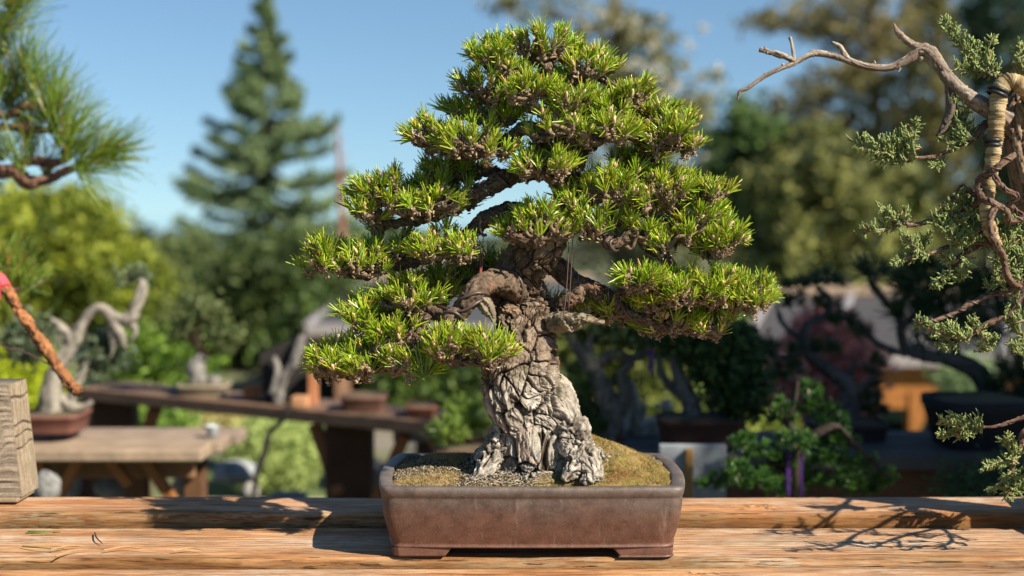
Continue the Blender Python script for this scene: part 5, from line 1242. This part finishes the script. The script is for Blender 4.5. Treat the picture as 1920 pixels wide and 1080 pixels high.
def npads(root, Y, pads, L, n_per, c0, c1, wid=.0008, up=.7):
    """short needled cloud pads"""
    for (cx, cy, rx, ry) in pads:
        s = Y / FP; c = P(cx, cy, Y + rng.uniform(-.05, .05)); nt_ = max(6, int(rx * ry * n_per / 100)); d = nrm(rng.normal(size=(nt_, 3))) * (rng.uniform(.1, 1, (nt_, 1)) ** .4)
        d[:, 2] = np.where(d[:, 2] < -.3, d[:, 2] * .4, d[:, 2]); b_ = c + d * [rx * s, rx * s * .8, ry * s]
        ii = np.repeat(np.arange(nt_), 26); D = nrm(d)[ii] * .6 + [0, 0, up] + rng.normal(size=(len(ii), 3)) * .6
        mb = MB(); f = np.clip(.5 + .3 * rng.normal(size=nt_)[ii] + .2 * rng.normal(size=len(ii)), 0, 1); k = mixc(c0, c1, f)
        needles(mb, b_[ii], D, L * rng.uniform(.7, 1.2, len(ii)), wid, k, k * 1.2, rings=(0, .6, 1), bend=.1)
        tube(mb, [c - [0, 0, ry * s * .6], c], [.006, .003], 5, 5, (.10, .07, .05))
        mb.build('foliage_pad', M['needle'], root)
def lpads(root, Y, ells, n, cr, size, c0, c1, droop=0, name='foliage_pad', per=24):
    mb = MB(); clumps(mb, [(a, b_, c, d_, Y, c * Y / FP * .8) for a, b_, c, d_ in ells], n, per, cr, size, c0, c1, droop); mb.build(name, M['leaf'], root)

# white driftwood bonsai, left bench
t = thing('driftwood_bonsai', 'bleached white driftwood bonsai in a reddish pot on the left bench', 'bonsai', (P(110, 800, 3.45)[0], 3.45, ZL))
rpot(t, 40, 152, 772, 807, 3.45, .16, (.19, .085, .065))
tk(t, 3.45, [[(98, 775, 23.0), (96, 735, 19.7), (108, 690, 14.8), (138, 640, 12.3), (158, 600, 9.0), (182, 578, 9.0), (203, 588, 9.8), (222, 622, 9.8), (236, 655, 2.5)], [(138, 645, 9.0), (118, 618, 7.4), (95, 598, 2.5)], [(205, 590, 6.6), (238, 600, 10.7), (256, 570, 9.8), (268, 535, 7.4), (262, 522, 2.5)], [(125, 765, 8.2), (145, 715, 7.4), (163, 675, 4.1), (160, 665, 1.6)], [(112, 745, 9.0), (128, 760, 7.4), (152, 765, 4.9), (172, 752, 3.3)], [(240, 600, 6.6), (252, 618, 4.9), (246, 640, 1.6)], [(208, 610, 6.6), (212, 650, 3.3), (206, 672, 0.8)]], (.33, .295, .24))
lpads(t, 3.5, [(190, 660, 40, 40), (60, 640, 40, 40), (250, 520, 26, 14)], 70, .02, .012, (.06, .09, .05), (.13, .16, .08))
# small literati pine on rock, middle bench
q = onM(378); t = thing('potted_juniper', 'thin brown twisting bonsai on a pale rock on the middle bench', 'bonsai', q); Yq = q[1]
tk(t, Yq, [[(372, 720, 16), (368, 690, 18), (380, 665, 10)], [(398, 722, 14), (402, 705, 11)]], (.32, .30, .27), 'rock')
tk(t, Yq, [[(374, 690, 9), (378, 655, 7), (366, 630, 6), (382, 610, 5), (390, 585, 4), (375, 575, 3)], [(374, 670, 5), (400, 655, 4), (420, 640, 2)], [(376, 660, 5), (358, 640, 3), (345, 625, 2)]], (.17, .11, .07))
rpot(t, 335, 425, 718, 748, Yq, .14, (.30, .25, .17))
lpads(t, Yq, [(380, 580, 34, 18), (345, 620, 24, 14), (420, 630, 22, 16)], 60, .02, .012, (.06, .09, .03), (.15, .18, .06))
# dark rock slab tree
q = onM(530); t = thing('slab_planting', 'black charred slab with a grey driftwood spike standing on the middle bench', 'bonsai', q); Yq = q[1]
c_ = [P(x, y, Yq) for x, y in ((498, 762), (590, 762), (588, 690), (578, 632), (540, 640), (490, 662), (492, 700))]; mb = MB(); n = len(c_); c_ = np.array(c_)
mb.add(np.concatenate([c_ - [0, .03, 0], c_ + [0, .05, 0]]), [np.array([list(range(n)), list(range(2 * n - 1, n - 1, -1))]), np.array([[j, n + j, n + (j + 1) % n, (j + 1) % n] for j in range(n)])], (.035, .03, .028)); mb.build('slab', M['plain'], t)
tk(t, Yq - .05, [[(520, 755, 9), (530, 715, 8), (552, 680, 9), (560, 650, 8), (566, 628, 4)], [(510, 740, 6), (520, 690, 5), (512, 668, 3)]], (.24, .22, .20))
mb = MB(); s_ = Yq / FP; a = P(587, 700, Yq - .06); bar(mb, (a[0], a[1], ZL), (a[0], a[1], zt(690, Yq)), .028, .028, (.40, .17, .08), (0, 1, 0)); mb.build('stake', M['bgwood'], t)
def simple_pot(label, px0, px1, yt, yb, col, kind='pot'):
    q = onM((px0 + px1) / 2); t = thing('clay_pot', label, 'pot', q, 'empty pots and blocks on the middle bench'); rpot(t, px0, px1, yt, yb, q[1], .13, col); return t
simple_pot('brown rectangular pot on the middle bench below the lower left pine branch', 640, 722, 738, 779, (.16, .085, .06))
simple_pot('small reddish pot at the right end of the middle bench', 762, 816, 757, 790, (.26, .11, .07))
q = onM(473); bk = thing('wooden_block', 'orange wooden block left of the black slab', 'block', q); mb = MB(); box(mb, P(458, 740, q[1])[0], P(488, 740, q[1])[0], q[1] - .02, q[1] + .03, ZL, zt(722, q[1]), (.40, .16, .07)); mb.build('block', M['bgwood'], bk)
q = onM(562, .05); bk = thing('wooden_block', 'pale orange block right at the foot of the black slab', 'block', q); mb = MB(); box(mb, P(548, 740, q[1])[0], P(580, 740, q[1])[0], q[1] - .03, q[1] + .02, ZL, zt(742, q[1]), (.50, .26, .13)); mb.build('block', M['bgwood'], bk)
# cascade stem in front of the middle bench
t = thing('cascade_plant', 'thin black curving cascade stem hanging below the middle bench', 'bonsai', P(530, 770, 3.9)); tk(t, 3.9, [[(545, 765, 5), (530, 788, 5), (505, 812, 5), (497, 845, 6), (484, 880, 6), (476, 930, 5)]], (.04, .035, .03), barky=False)
# white cup
t = thing('plastic_cup', 'small pale blue-grey cup at the end of the left bench', 'cup', (P(398, 830, 3.45)[0], 3.45, ZL)); s = 3.45 / FP; cx = P(398, 830, 3.45)[0]; zz = ZL
mb = MB(); th = np.arange(20) * 2 * pi / 20; rg = [(np.stack([cx + r * np.cos(th), 3.45 + r * np.sin(th)], 1), zz + h) for h, r in ((0.0005, .013), (.03, .017), (.031, .018), (.031, .016), (.004, .012))]; loft(mb, rg, cap0=True, col=(.55, .60, .62)); mb.build('cup', M['plain'], t, True)
# shrubs close to the trunk
t = thing('small_pine', 'small bright green potted pine just left of the bonsai trunk', 'bonsai', (P(860, 850, 3.2)[0], 3.2, -.12))
npads(t, 3.2, [(845, 812, 34, 22), (880, 795, 34, 28), (860, 775, 22, 18), (820, 822, 18, 12)], .028, 3.0, (.07, .14, .02), (.22, .30, .05), .0012)
rpot(t, 815, 915, 838, 878, 3.2, .12, (.14, .07, .05)); bt = thing('plant_stand', 'low wooden stand under the small bright green pine', 'stand', (P(860, 880, 3.2)[0], 3.2, GZ)); mb = MB(); zz = zt(878, 3.2); box(mb, P(800, 880, 3.2)[0], P(935, 880, 3.2)[0], 3.08, 3.32, zz - .03, zz - .001, (.20, .15, .11)); mb.build('top', M['bgwood'], bt)
for x in (820, 915): timber(bt, 'leg', (P(x, 880, 3.2)[0], 3.2, GZ), (P(x, 880, 3.2)[0], 3.2, zz - .031), .05, .05, (.16, .10, .07), (0, 1, 0))
t = thing('potted_shrub', 'dark green potted shrub just right of the bonsai trunk', 'shrub', (P(1120, 850, 3.3)[0], 3.3, ZR)); npads(t, 3.3, [(1090, 720, 34, 30), (1105, 760, 40, 36), (1120, 800, 36, 30), (1085, 780, 30, 40)], .024, 2.2, (.03, .075, .015), (.10, .17, .04), .0012)
tk(t, 3.3, [[(1120, 832, 7), (1112, 790, 6), (1100, 740, 4)]], (.12, .08, .05)); rpot(t, 1088, 1168, 812, 841, 3.3, .12, (.26, .10, .07))
# gnarled driftwood juniper
t = thing('driftwood_bonsai', 'gnarled grey driftwood bonsai with a horizontal limb right of the bonsai trunk', 'bonsai', (P(1130, 830, 3.25)[0] + .07, 3.25, ZR))
tk(t, 3.25, [[(1140, 830, 19.5), (1150, 780, 22.5), (1130, 730, 19.5), (1108, 690, 15.0), (1082, 650, 10.5), (1065, 615, 6.0)], [(1150, 790, 16.5), (1172, 740, 15.0), (1165, 700, 9.0), (1190, 680, 6.0)], [(1108, 690, 10.5), (1150, 665, 9.8), (1190, 672, 8.2), (1225, 640, 6.0), (1200, 600, 3.8)], [(1115, 690, 7.5), (1105, 640, 5.2), (1125, 610, 3.0)]], (.18, .155, .13))
lpads(t, 3.3, [(1130, 610, 60, 22), (1210, 620, 40, 26), (1080, 600, 30, 16)], 130, .022, .012, (.05, .08, .02), (.28, .32, .11))
# white driftwood
t = thing('driftwood', 'upright white driftwood piece between the trunk and the dark pot', 'driftwood', (P(1195, 830, 3.35)[0], 3.35, ZR))
tk(t, 3.35, [[(1190, 832, 18), (1188, 800, 14), (1192, 765, 10), (1186, 735, 8), (1183, 710, 2)], [(1192, 800, 9), (1206, 770, 5), (1208, 742, 1.5)], [(1200, 822, 13), (1222, 800, 9), (1238, 795, 4)], [(1170, 832, 12), (1164, 812, 8), (1158, 805, 3)], [(1190, 770, 6), (1176, 745, 2)]], (.50, .47, .41))
t = thing('flower_pot_plant', 'tiny pale flowering plant beside the white driftwood', 'plant', (P(1250, 800, 3.4)[0], 3.4, ZR)); npads(t, 3.4, [(1250, 815, 12, 16)], .02, 4, (.10, .16, .04), (.2, .26, .06), .001)
mb = MB(); n = 30; blobs(mb, P(1250, 762, 3.4) + rng.normal(size=(n, 3)) * [.008, .01, .007], rng.normal(size=(n, 3)), .006, .006, (.62, .56, .48)); mb.build('flowers', M['plain'], t, True); tk(t, 3.4, [[(1250, 836, 1.5), (1251, 765, 1)]], (.15, .2, .05), 'stem', barky=False)
# dark bonsai with full crown in dark rectangular pot
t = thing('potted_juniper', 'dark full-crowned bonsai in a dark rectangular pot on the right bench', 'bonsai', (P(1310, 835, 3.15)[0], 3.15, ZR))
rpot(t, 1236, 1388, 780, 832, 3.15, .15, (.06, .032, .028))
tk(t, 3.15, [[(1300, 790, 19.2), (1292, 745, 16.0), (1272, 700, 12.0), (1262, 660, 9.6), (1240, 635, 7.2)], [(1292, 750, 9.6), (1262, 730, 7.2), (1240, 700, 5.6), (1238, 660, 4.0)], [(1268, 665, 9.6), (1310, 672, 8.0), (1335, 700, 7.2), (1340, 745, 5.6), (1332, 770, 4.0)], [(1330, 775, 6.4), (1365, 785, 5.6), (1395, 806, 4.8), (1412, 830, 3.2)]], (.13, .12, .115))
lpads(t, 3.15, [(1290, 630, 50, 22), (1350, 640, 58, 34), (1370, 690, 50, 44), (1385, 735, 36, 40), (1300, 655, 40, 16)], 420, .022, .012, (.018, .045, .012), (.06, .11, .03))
# purple ribbon hanging beside it
def ribbon(label, x, y0, y1, Y, w=4.0):
    rb = thing('ribbon', label, 'ribbon', P(x, y1, Y), 'purple plant ribbons'); mb = MB(); a = P(x, y0, Y); b_ = P(x + 1, y1, Y); bar(mb, a, b_, w * 2 * Y / FP, .0012, (.06, .02, .14), (0, 1, .1)); mb.build('strip', M['plain'], rb)
ribbon('violet ribbon hanging by the dark full-crowned bonsai', 1221, 655, 700, 3.1); ribbon('purple ribbon hanging left on the cloud pine trunk', 1478, 845, 930, 2.7); ribbon('purple ribbon hanging right on the cloud pine trunk', 1503, 850, 932, 2.69, 2.4)
# cloud pine right of centre, lower pads
t = thing('cloud_pine', 'green cloud-pruned pine with lumpy pads right of the pot', 'bonsai', (P(1490, 930, 2.72)[0], 2.72, GZ))
tk(t, 2.72, [[(1492, None or 990, 14), (1490, 940, 13), (1488, 880, 12), (1500, 830, 10), (1478, 790, 8), (1490, 740, 6), (1495, 715, 4)], [(1495, 840, 8), (1560, 800, 7), (1600, 830, 6), (1640, 870, 5), (1670, 895, 3)], [(1488, 880, 8), (1440, 870, 6), (1390, 895, 5), (1340, 905, 3)], [(1485, 800, 5), (1440, 770, 3)]], (.055, .042, .032))
npads(t, 2.72, [(1340, 908, 28, 14), (1385, 885, 30, 18), (1425, 905, 34, 22), (1430, 850, 36, 20), (1395, 830, 26, 14), (1470, 870, 34, 24), (1490, 830, 34, 20), (1520, 900, 40, 26), (1475, 915, 36, 20), (1550, 860, 34, 22), (1585, 905, 36, 22), (1575, 830, 32, 18), (1620, 868, 30, 16), (1655, 898, 34, 16), (1530, 765, 44, 24), (1560, 790, 30, 18), (1465, 765, 20, 14), (1470, 790, 22, 11), (1515, 730, 22, 12), (1610, 915, 34, 20)], .016, 3.8, (.015, .055, .014), (.085, .19, .028), .0009)
# its pot and stand below the bench top line
rpot(t, 1420, 1570, 985, 1040, 2.72, .18, (.10, .06, .05)); bt = thing('plant_stand', 'low stand that carries the green cloud pine', 'stand', (P(1490, 400, 2.72)[0], 2.72, GZ)); mb = MB(); zz = zt(1040, 2.72); xq = P(1490, 400, 2.72)[0]; box(mb, xq - .13, xq + .13, 2.6, 2.84, zz - .03, zz - .001, (.2, .15, .1)); mb.build('top', M['bgwood'], bt); timber(bt, 'leg', (xq, 2.72, GZ), (xq, 2.72, zz - .031), .08, .08, (.16, .10, .07), (0, 1, 0))
# upper driftwood pine
t = thing('cloud_pine', 'dark cloud pine with grey split driftwood trunk on the right bench', 'bonsai', (P(1590, 830, 3.3)[0], 3.3, ZR))
tk(t, 3.3, [[(1590, 825, 17.2), (1592, 770, 17.2), (1585, 720, 15.8), (1545, 690, 11.9), (1510, 650, 9.9), (1515, 610, 7.9), (1548, 590, 5.9), (1555, 560, 4.6), (1530, 540, 3.3)], [(1585, 730, 6.6), (1600, 690, 4.0), (1608, 665, 1.3)], [(1590, 740, 5.3), (1620, 720, 3.3), (1642, 708, 1.3)], [(1515, 640, 5.3), (1470, 610, 4.0), (1455, 570, 2.6)], [(1548, 590, 4.0), (1590, 600, 3.3), (1610, 610, 2.0)], [(1510, 660, 5.3), (1470, 670, 3.3), (1430, 660, 2.0)]], (.09, .085, .08))
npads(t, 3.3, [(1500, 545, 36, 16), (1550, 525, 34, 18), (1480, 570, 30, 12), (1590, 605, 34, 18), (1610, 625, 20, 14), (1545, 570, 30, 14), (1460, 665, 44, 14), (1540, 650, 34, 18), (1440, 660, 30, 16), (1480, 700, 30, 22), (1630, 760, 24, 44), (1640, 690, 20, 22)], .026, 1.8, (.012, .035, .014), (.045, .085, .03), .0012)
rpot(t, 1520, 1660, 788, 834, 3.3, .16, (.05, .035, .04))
# pink maple
t = thing('red_maple', 'pinkish red leaved maple behind the dark cloud pine', 'maple', (P(1560, 830, 5.0)[0], 5.0, GZ))
tk(t, 5.0, [[(1560, 1000, 10), (1555, 850, 8), (1560, 720, 5), (1540, 640, 2)], [(1558, 780, 5), (1610, 700, 2)], [(1557, 760, 5), (1500, 690, 2)]], (.16, .11, .09))
lpads(t, 5.0, [(1550, 620, 40, 36), (1595, 675, 34, 26), (1510, 660, 40, 30), (1490, 720, 40, 30), (1580, 740, 46, 44), (1560, 790, 34, 36)], 330, .035, .022, (.30, .09, .08), (.62, .26, .22))
# big dark pine at the right
t = thing('large_pine', 'large dark long-needled pine with an arching trunk on the right bench', 'bonsai', (P(1850, 830, 3.3)[0], 3.3, ZR))
tk(t, 3.3, [[(1860, 800, 20.4), (1856, 750, 19.0), (1840, 705, 17.7), (1800, 680, 15.0), (1750, 668, 11.6), (1705, 660, 9.5), (1690, 630, 8.2), (1686, 600, 6.8), (1665, 570, 5.4), (1640, 545, 4.1), (1625, 515, 2.7), (1600, 500, 1.4)], [(1700, 665, 5.4), (1668, 655, 4.8), (1640, 640, 4.1), (1615, 610, 2.7)], [(1665, 570, 3.4), (1640, 530, 2.7), (1648, 505, 2.0)], [(1800, 680, 8.2), (1780, 620, 6.1), (1760, 560, 4.1), (1735, 510, 2.7)], [(1690, 620, 4.8), (1720, 580, 3.4), (1760, 570, 2.7)], [(1855, 750, 8.2), (1890, 740, 5.4), (1925, 720, 3.4)]], (.085, .08, .075))
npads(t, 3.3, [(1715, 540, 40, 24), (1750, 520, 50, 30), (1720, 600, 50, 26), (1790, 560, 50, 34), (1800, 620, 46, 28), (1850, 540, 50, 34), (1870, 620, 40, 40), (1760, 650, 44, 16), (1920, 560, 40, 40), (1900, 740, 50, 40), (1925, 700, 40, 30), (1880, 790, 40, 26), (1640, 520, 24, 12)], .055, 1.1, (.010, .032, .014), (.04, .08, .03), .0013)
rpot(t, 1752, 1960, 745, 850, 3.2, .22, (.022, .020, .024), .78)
# weeping pale foliage behind and lower right plant
bush('pale green weeping conifer behind the large dark pine', [(1815, 705, 30, 45, 6, .3), (1780, 860, 60, 50, 6, .3), (1830, 880, 60, 50, 6, .3)], 150, (.12, .19, .07), (.30, .38, .18), name='weeping_conifer', cat='tree', droop=.10)
bush('soft dark green plant under the right bench below the juniper', [(1850, 920, 80, 60, 2.9, .12), (1930, 880, 60, 60, 2.9, .12)], 160, (.02, .055, .025), (.07, .13, .05), name='potted_shrub', size=.007, cr=.025, droop=.03)
# made-up dark boards and pots that deepen the shade under the benches
rw = thing('shade_filler_wall', 'dark brown timber boards added to deepen the shade under and behind the left benches', 'wall', (-2.0, 4.75, GZ))
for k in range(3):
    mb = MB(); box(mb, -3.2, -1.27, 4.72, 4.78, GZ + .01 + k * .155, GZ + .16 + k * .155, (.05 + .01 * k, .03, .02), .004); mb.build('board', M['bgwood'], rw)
rw2 = thing('shade_filler_wall', 'dark timber boards added to deepen the shade under the right bench', 'wall', (1.4, 3.9, GZ))
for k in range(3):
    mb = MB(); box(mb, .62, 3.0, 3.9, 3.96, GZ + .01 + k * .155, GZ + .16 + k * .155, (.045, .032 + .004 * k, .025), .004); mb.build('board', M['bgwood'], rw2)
for (px, Yp, w, h, col, lab) in ((150, 3.55, 50, 60, (.03, .03, .03), 'empty black pot added for the shade under the left end of the left bench'), (275, 3.6, 56, 70, (.035, .03, .03), 'empty black pot added for the shade between the orange braces'), (400, 3.7, 60, 60, (.04, .035, .03), 'empty black pot added for the shade under the right end of the left bench'),
        (610, 4.1, 60, 70, (.03, .03, .03), 'empty dark pot added for the shade beside the middle bench leg'), (1700, 3.5, 60, 64, (.03, .03, .03), 'empty black pot added for the shade under the right bench left of the pale stone'), (1790, 3.45, 60, 70, (.025, .025, .03), 'empty black pot added for the shade under the right bench behind the juniper')):
    x = P(px, 400, Yp)[0]; t = thing('shade_filler_pot', lab, 'pot', (x, Yp, GZ), 'dark pots added for the shade under the benches'); s = Yp / FP; th = np.arange(24) * 2 * pi / 24; zh = .36 + .02 * rng.uniform()  # invented pots, their dark colour stands in for the under-bench shade
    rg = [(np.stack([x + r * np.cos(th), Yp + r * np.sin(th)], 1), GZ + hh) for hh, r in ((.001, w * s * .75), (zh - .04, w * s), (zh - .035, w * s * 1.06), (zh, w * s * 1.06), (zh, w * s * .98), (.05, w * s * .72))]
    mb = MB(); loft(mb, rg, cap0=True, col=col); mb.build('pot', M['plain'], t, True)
# stones and blocks below the benches
def stone(label, px, py, rx, ry, Y, col):
    t = thing('garden_stone', label, 'stone', (P(px, py, Y)[0], Y, P(px, py + ry, Y)[2]), 'stones and concrete blocks under the benches'); s = Y / FP
    th, ph = np.meshgrid(np.arange(28) * 2 * pi / 28, np.linspace(.02, pi - .02, 16), indexing='ij'); D = np.stack([np.cos(th) * np.sin(ph), np.sin(th) * np.sin(ph), np.cos(ph)], -1).reshape(-1, 3)
    r = 1 + .22 * fbm(D * 2.2 + px, 3, 4) ; V = P(px, py, Y) + D * r[:, None] * [rx * s, rx * s, ry * s]; K = mixc(np.array(col) * .6, np.array(col) * 1.2, sstep(-.3, .3, fbm(D * 9 + px, 3, 8)))
    i = np.arange(28)[:, None]; j = np.arange(15)[None]; F = np.stack([i * 16 + j, i * 16 + j + 1, ((i + 1) % 28) * 16 + j + 1, ((i + 1) % 28) * 16 + j], -1).reshape(-1, 4); mb = MB(); mb.add(V, [F], K); mb.build('stone', M['bark'], t, True)
for a in (('pale lichen-grey stone behind the foot of the timber block', 88, 915, 26, 34, 3.0, (.24, .24, .225)), ('grey slab stone standing right of the block', 132, 900, 18, 46, 3.6, (.30, .31, .32)), ('speckled dark grey stone under the left bench', 218, 915, 38, 26, 3.6, (.22, .22, .23)), ('pale square stone right of the orange braces', 348, 915, 26, 30, 3.7, (.36, .33, .29)),
          ('rounded pale stone at the foot of the black stem', 470, 920, 16, 16, 4.0, (.42, .40, .36)), ('flat grey paving stone under the cup', 440, 885, 44, 22, 4.4, (.36, .38, .40)), ('low grey rubble stone left of the bonsai pot', 690, 880, 30, 24, 4.2, (.30, .30, .31)), ('low pale path stone by the middle bench leg', 540, 935, 40, 14, 4.2, (.36, .33, .29)), ('pale stone under the right bench', 1690, 905, 34, 26, 3.6, (.36, .30, .26))): stone(*a)
m, nt, b = newmat('lawn'); n1 = noise_tex(nt, 60, 5, .7); c = ramp(nt, n1.outputs[0], [(.3, (.09, .15, .02)), (.7, (.20, .28, .05))]); nt.links.new(c.outputs[0], b.inputs["Base Color"]); b.inputs["Roughness"].default_value = .9
mb = MB(); mb.add([(.8, 8.2, GZ + .06), (6, 8.2, GZ + .06), (6, 20, GZ + .06), (.8, 20, GZ + .06)], [np.array([[0, 1, 2, 3]])]); structure(mb.build('lawn', m))
m, nt, b = newmat('gravel path'); n1 = noise_tex(nt, 90, 5, .7); c = ramp(nt, n1.outputs[0], [(.3, (.22, .19, .16)), (.7, (.42, .38, .33))]); nt.links.new(c.outputs[0], b.inputs["Base Color"]); b.inputs["Roughness"].default_value = .95
mb = MB(); mb.add([(-7, 4.7, GZ + .055), (7, 4.7, GZ + .055), (7, 6.0, GZ + .055), (-7, 6.0, GZ + .055)], [np.array([[0, 1, 2, 3]])]); structure(mb.build('path', m))

# ------------------------------------------------------------------ long-needled pine at the left edge
lp_ = thing('long_needled_pine', 'out-of-focus long-needled pine bonsai reaching in from the left edge', 'bonsai', (P(-190, 400, 3.45)[0], 3.45, ZL))
YL = 2.85
rpot(lp_, -330, -60, 745, 805, 3.45, .22, (.14, .08, .06))
def pb(pts, col=(.24, .13, .085), nm='branch'):
    w = np.array([(*P(a, b_, Y), r * Y / FP) for a, b_, Y, r in pts]); mb = MB(); L = np.linalg.norm(np.diff(w[:, :3], axis=0), axis=1).sum(); c0 = np.array(col)
    bark_tube(mb, w[:, :3], w[:, 3], int(L / .004) + 8, 22, .014, .004, lambda V, crack, c1, c2, h: mixc(c0 * .25, mixc(c0 * .8, c0 * 1.6, c1), .2 + .8 * crack), None, 7, zs=.6); return mb.build(nm, M['bark'], lp_, True)
pb([(-190, 770, 3.45, 40), (-200, 640, 3.40, 34), (-170, 480, 3.3, 28), (-150, 320, 3.2, 24), (-120, 180, 3.1, 18), (-90, 40, 3.0, 10)], nm='trunk')
for q in ([(-150, 300, 3.2, 12), (-60, 310, 2.9, 11), (0, 322, YL, 11), (30, 320, YL, 11), (50, 340, YL, 12), (85, 338, YL, 9), (125, 320, YL, 7), (165, 305, YL, 5)], [(30, 318, YL, 8), (50, 302, YL, 8), (95, 305, YL, 7), (125, 300, YL, 4)], [(-120, 260, 3.1, 9), (-30, 240, 2.9, 7), (40, 240, YL, 7), (90, 245, YL, 5), (135, 250, YL, 3)], [(-120, 220, 3.1, 9), (-20, 210, 2.88, 8), (10, 218, YL, 7), (45, 200, YL, 7), (100, 192, YL, 5)], [(-100, 80, 3.0, 8), (-40, 60, 2.9, 6), (5, 40, YL, 5), (25, 25, YL, 3)], [(-170, 480, 3.3, 10), (-60, 500, 3.1, 7), (0, 540, 3.0, 5), (45, 545, 2.98, 3)]): pb(q)
mn = MB(); B = []; D = []; Lh = []; tufts = [(100, 192, 0, 30), (60, 200, -.2, 26), (20, 205, -.1, 26), (130, 250, .5, 30), (95, 245, .2, 26), (40, 238, 0, 22), (170, 305, 1.15, 34), (188, 292, 1.25, 24), (180, 300, .7, 20), (140, 318, .8, 30), (120, 300, .4, 26), (150, 322, 2.0, 16), (85, 330, .2, 22), (40, 318, -.2, 22), (60, 290, -.1, 22), (0, 300, 0, 22), (5, 100, 0, 26), (-20, 150, 0, 24), (20, 30, .8, 20), (10, 10, 1.0, 20), (-10, 60, .6, 22), (40, 130, .2, 22), (0, 60, .9, 16), (45, 545, .6, 22), (20, 520, 0, 22), (0, 500, 0, 22), (40, 500, .3, 16), (-15, 230, .2, 18), (110, 270, .2, 20), (60, 160, .1, 24), (75, 225, .3, 22), (10, 165, -.1, 26), (-10, 190, 0, 26), (30, 180, .2, 24), (90, 215, .5, 22), (120, 285, .9, 22), (50, 258, .2, 20)]
for (x, y, a, n) in tufts:
    n = int(n * 2.2)
    p = P(x, y, YL + rng.uniform(-.06, .06)); an = a + rng.normal(0, .42, n); B.append(p + rng.normal(size=(n, 3)) * .004); D.append(np.stack([np.sin(an), rng.normal(0, .35, n), np.cos(an)], 1)); Lh.append(rng.uniform(.07, .125, n) * (.7 if y > 480 else 1))
B = np.concatenate(B); D = np.concatenate(D); Lh = np.concatenate(Lh); c = mixc((.06, .13, .012), (.20, .28, .03), rng.uniform(0, 1, len(B))); ye = rng.uniform(size=len(B)) < .05; c[ye] = (.42, .28, .06)
needles(mn, B, D, Lh, .00085, c, c * 1.15, bend=.25, rings=(0, .35, .7, 1)); mn.build('needles', M['needle'], lp_)
o = pb([(-260, 160, 3.0, 9), (-120, 350, 2.8, 9), (0, 528, 2.5, 8.5), (70, 632, 2.42, 8), (120, 705, 2.38, 8), (146, 736, 2.35, 7.5)], (.30, .125, .05), 'bound_branch')
w = np.array([P(-120, 350, 2.8), P(0, 528, 2.5), P(70, 632, 2.42), P(120, 705, 2.38), P(146, 736, 2.35)]); pth = smooth_path(w, 80); T_, u, v = tframe(pth); mw = MB(); coil(mw, pth, np.full(80, .0072), u, v, .0012, 34, 0, 1, (.20, .09, .045)); mw.build('binding_cord', M['twig'], o, True)
mw = MB(); a = P(-3, 522, 2.49); b_ = P(9, 541, 2.475); bar(mw, a, b_, .022, .022, (.72, .10, .12), (0, 1, 0), .3); bar(mw, P(-4, 536, 2.47), P(-2, 562, 2.47), .008, .002, (.72, .10, .12), (0, 1, 0)); mw.build('pink_tape', M['plain'], o)
mw = MB(); tube(mw, [P(-80, 600, 2.7), P(0, 647, 2.6), P(50, 662, 2.5), P(98, 686, 2.4)], .0016, 6, 20, (.16, .06, .05)); mw.build('tie_wire', M['wire'], o, True)
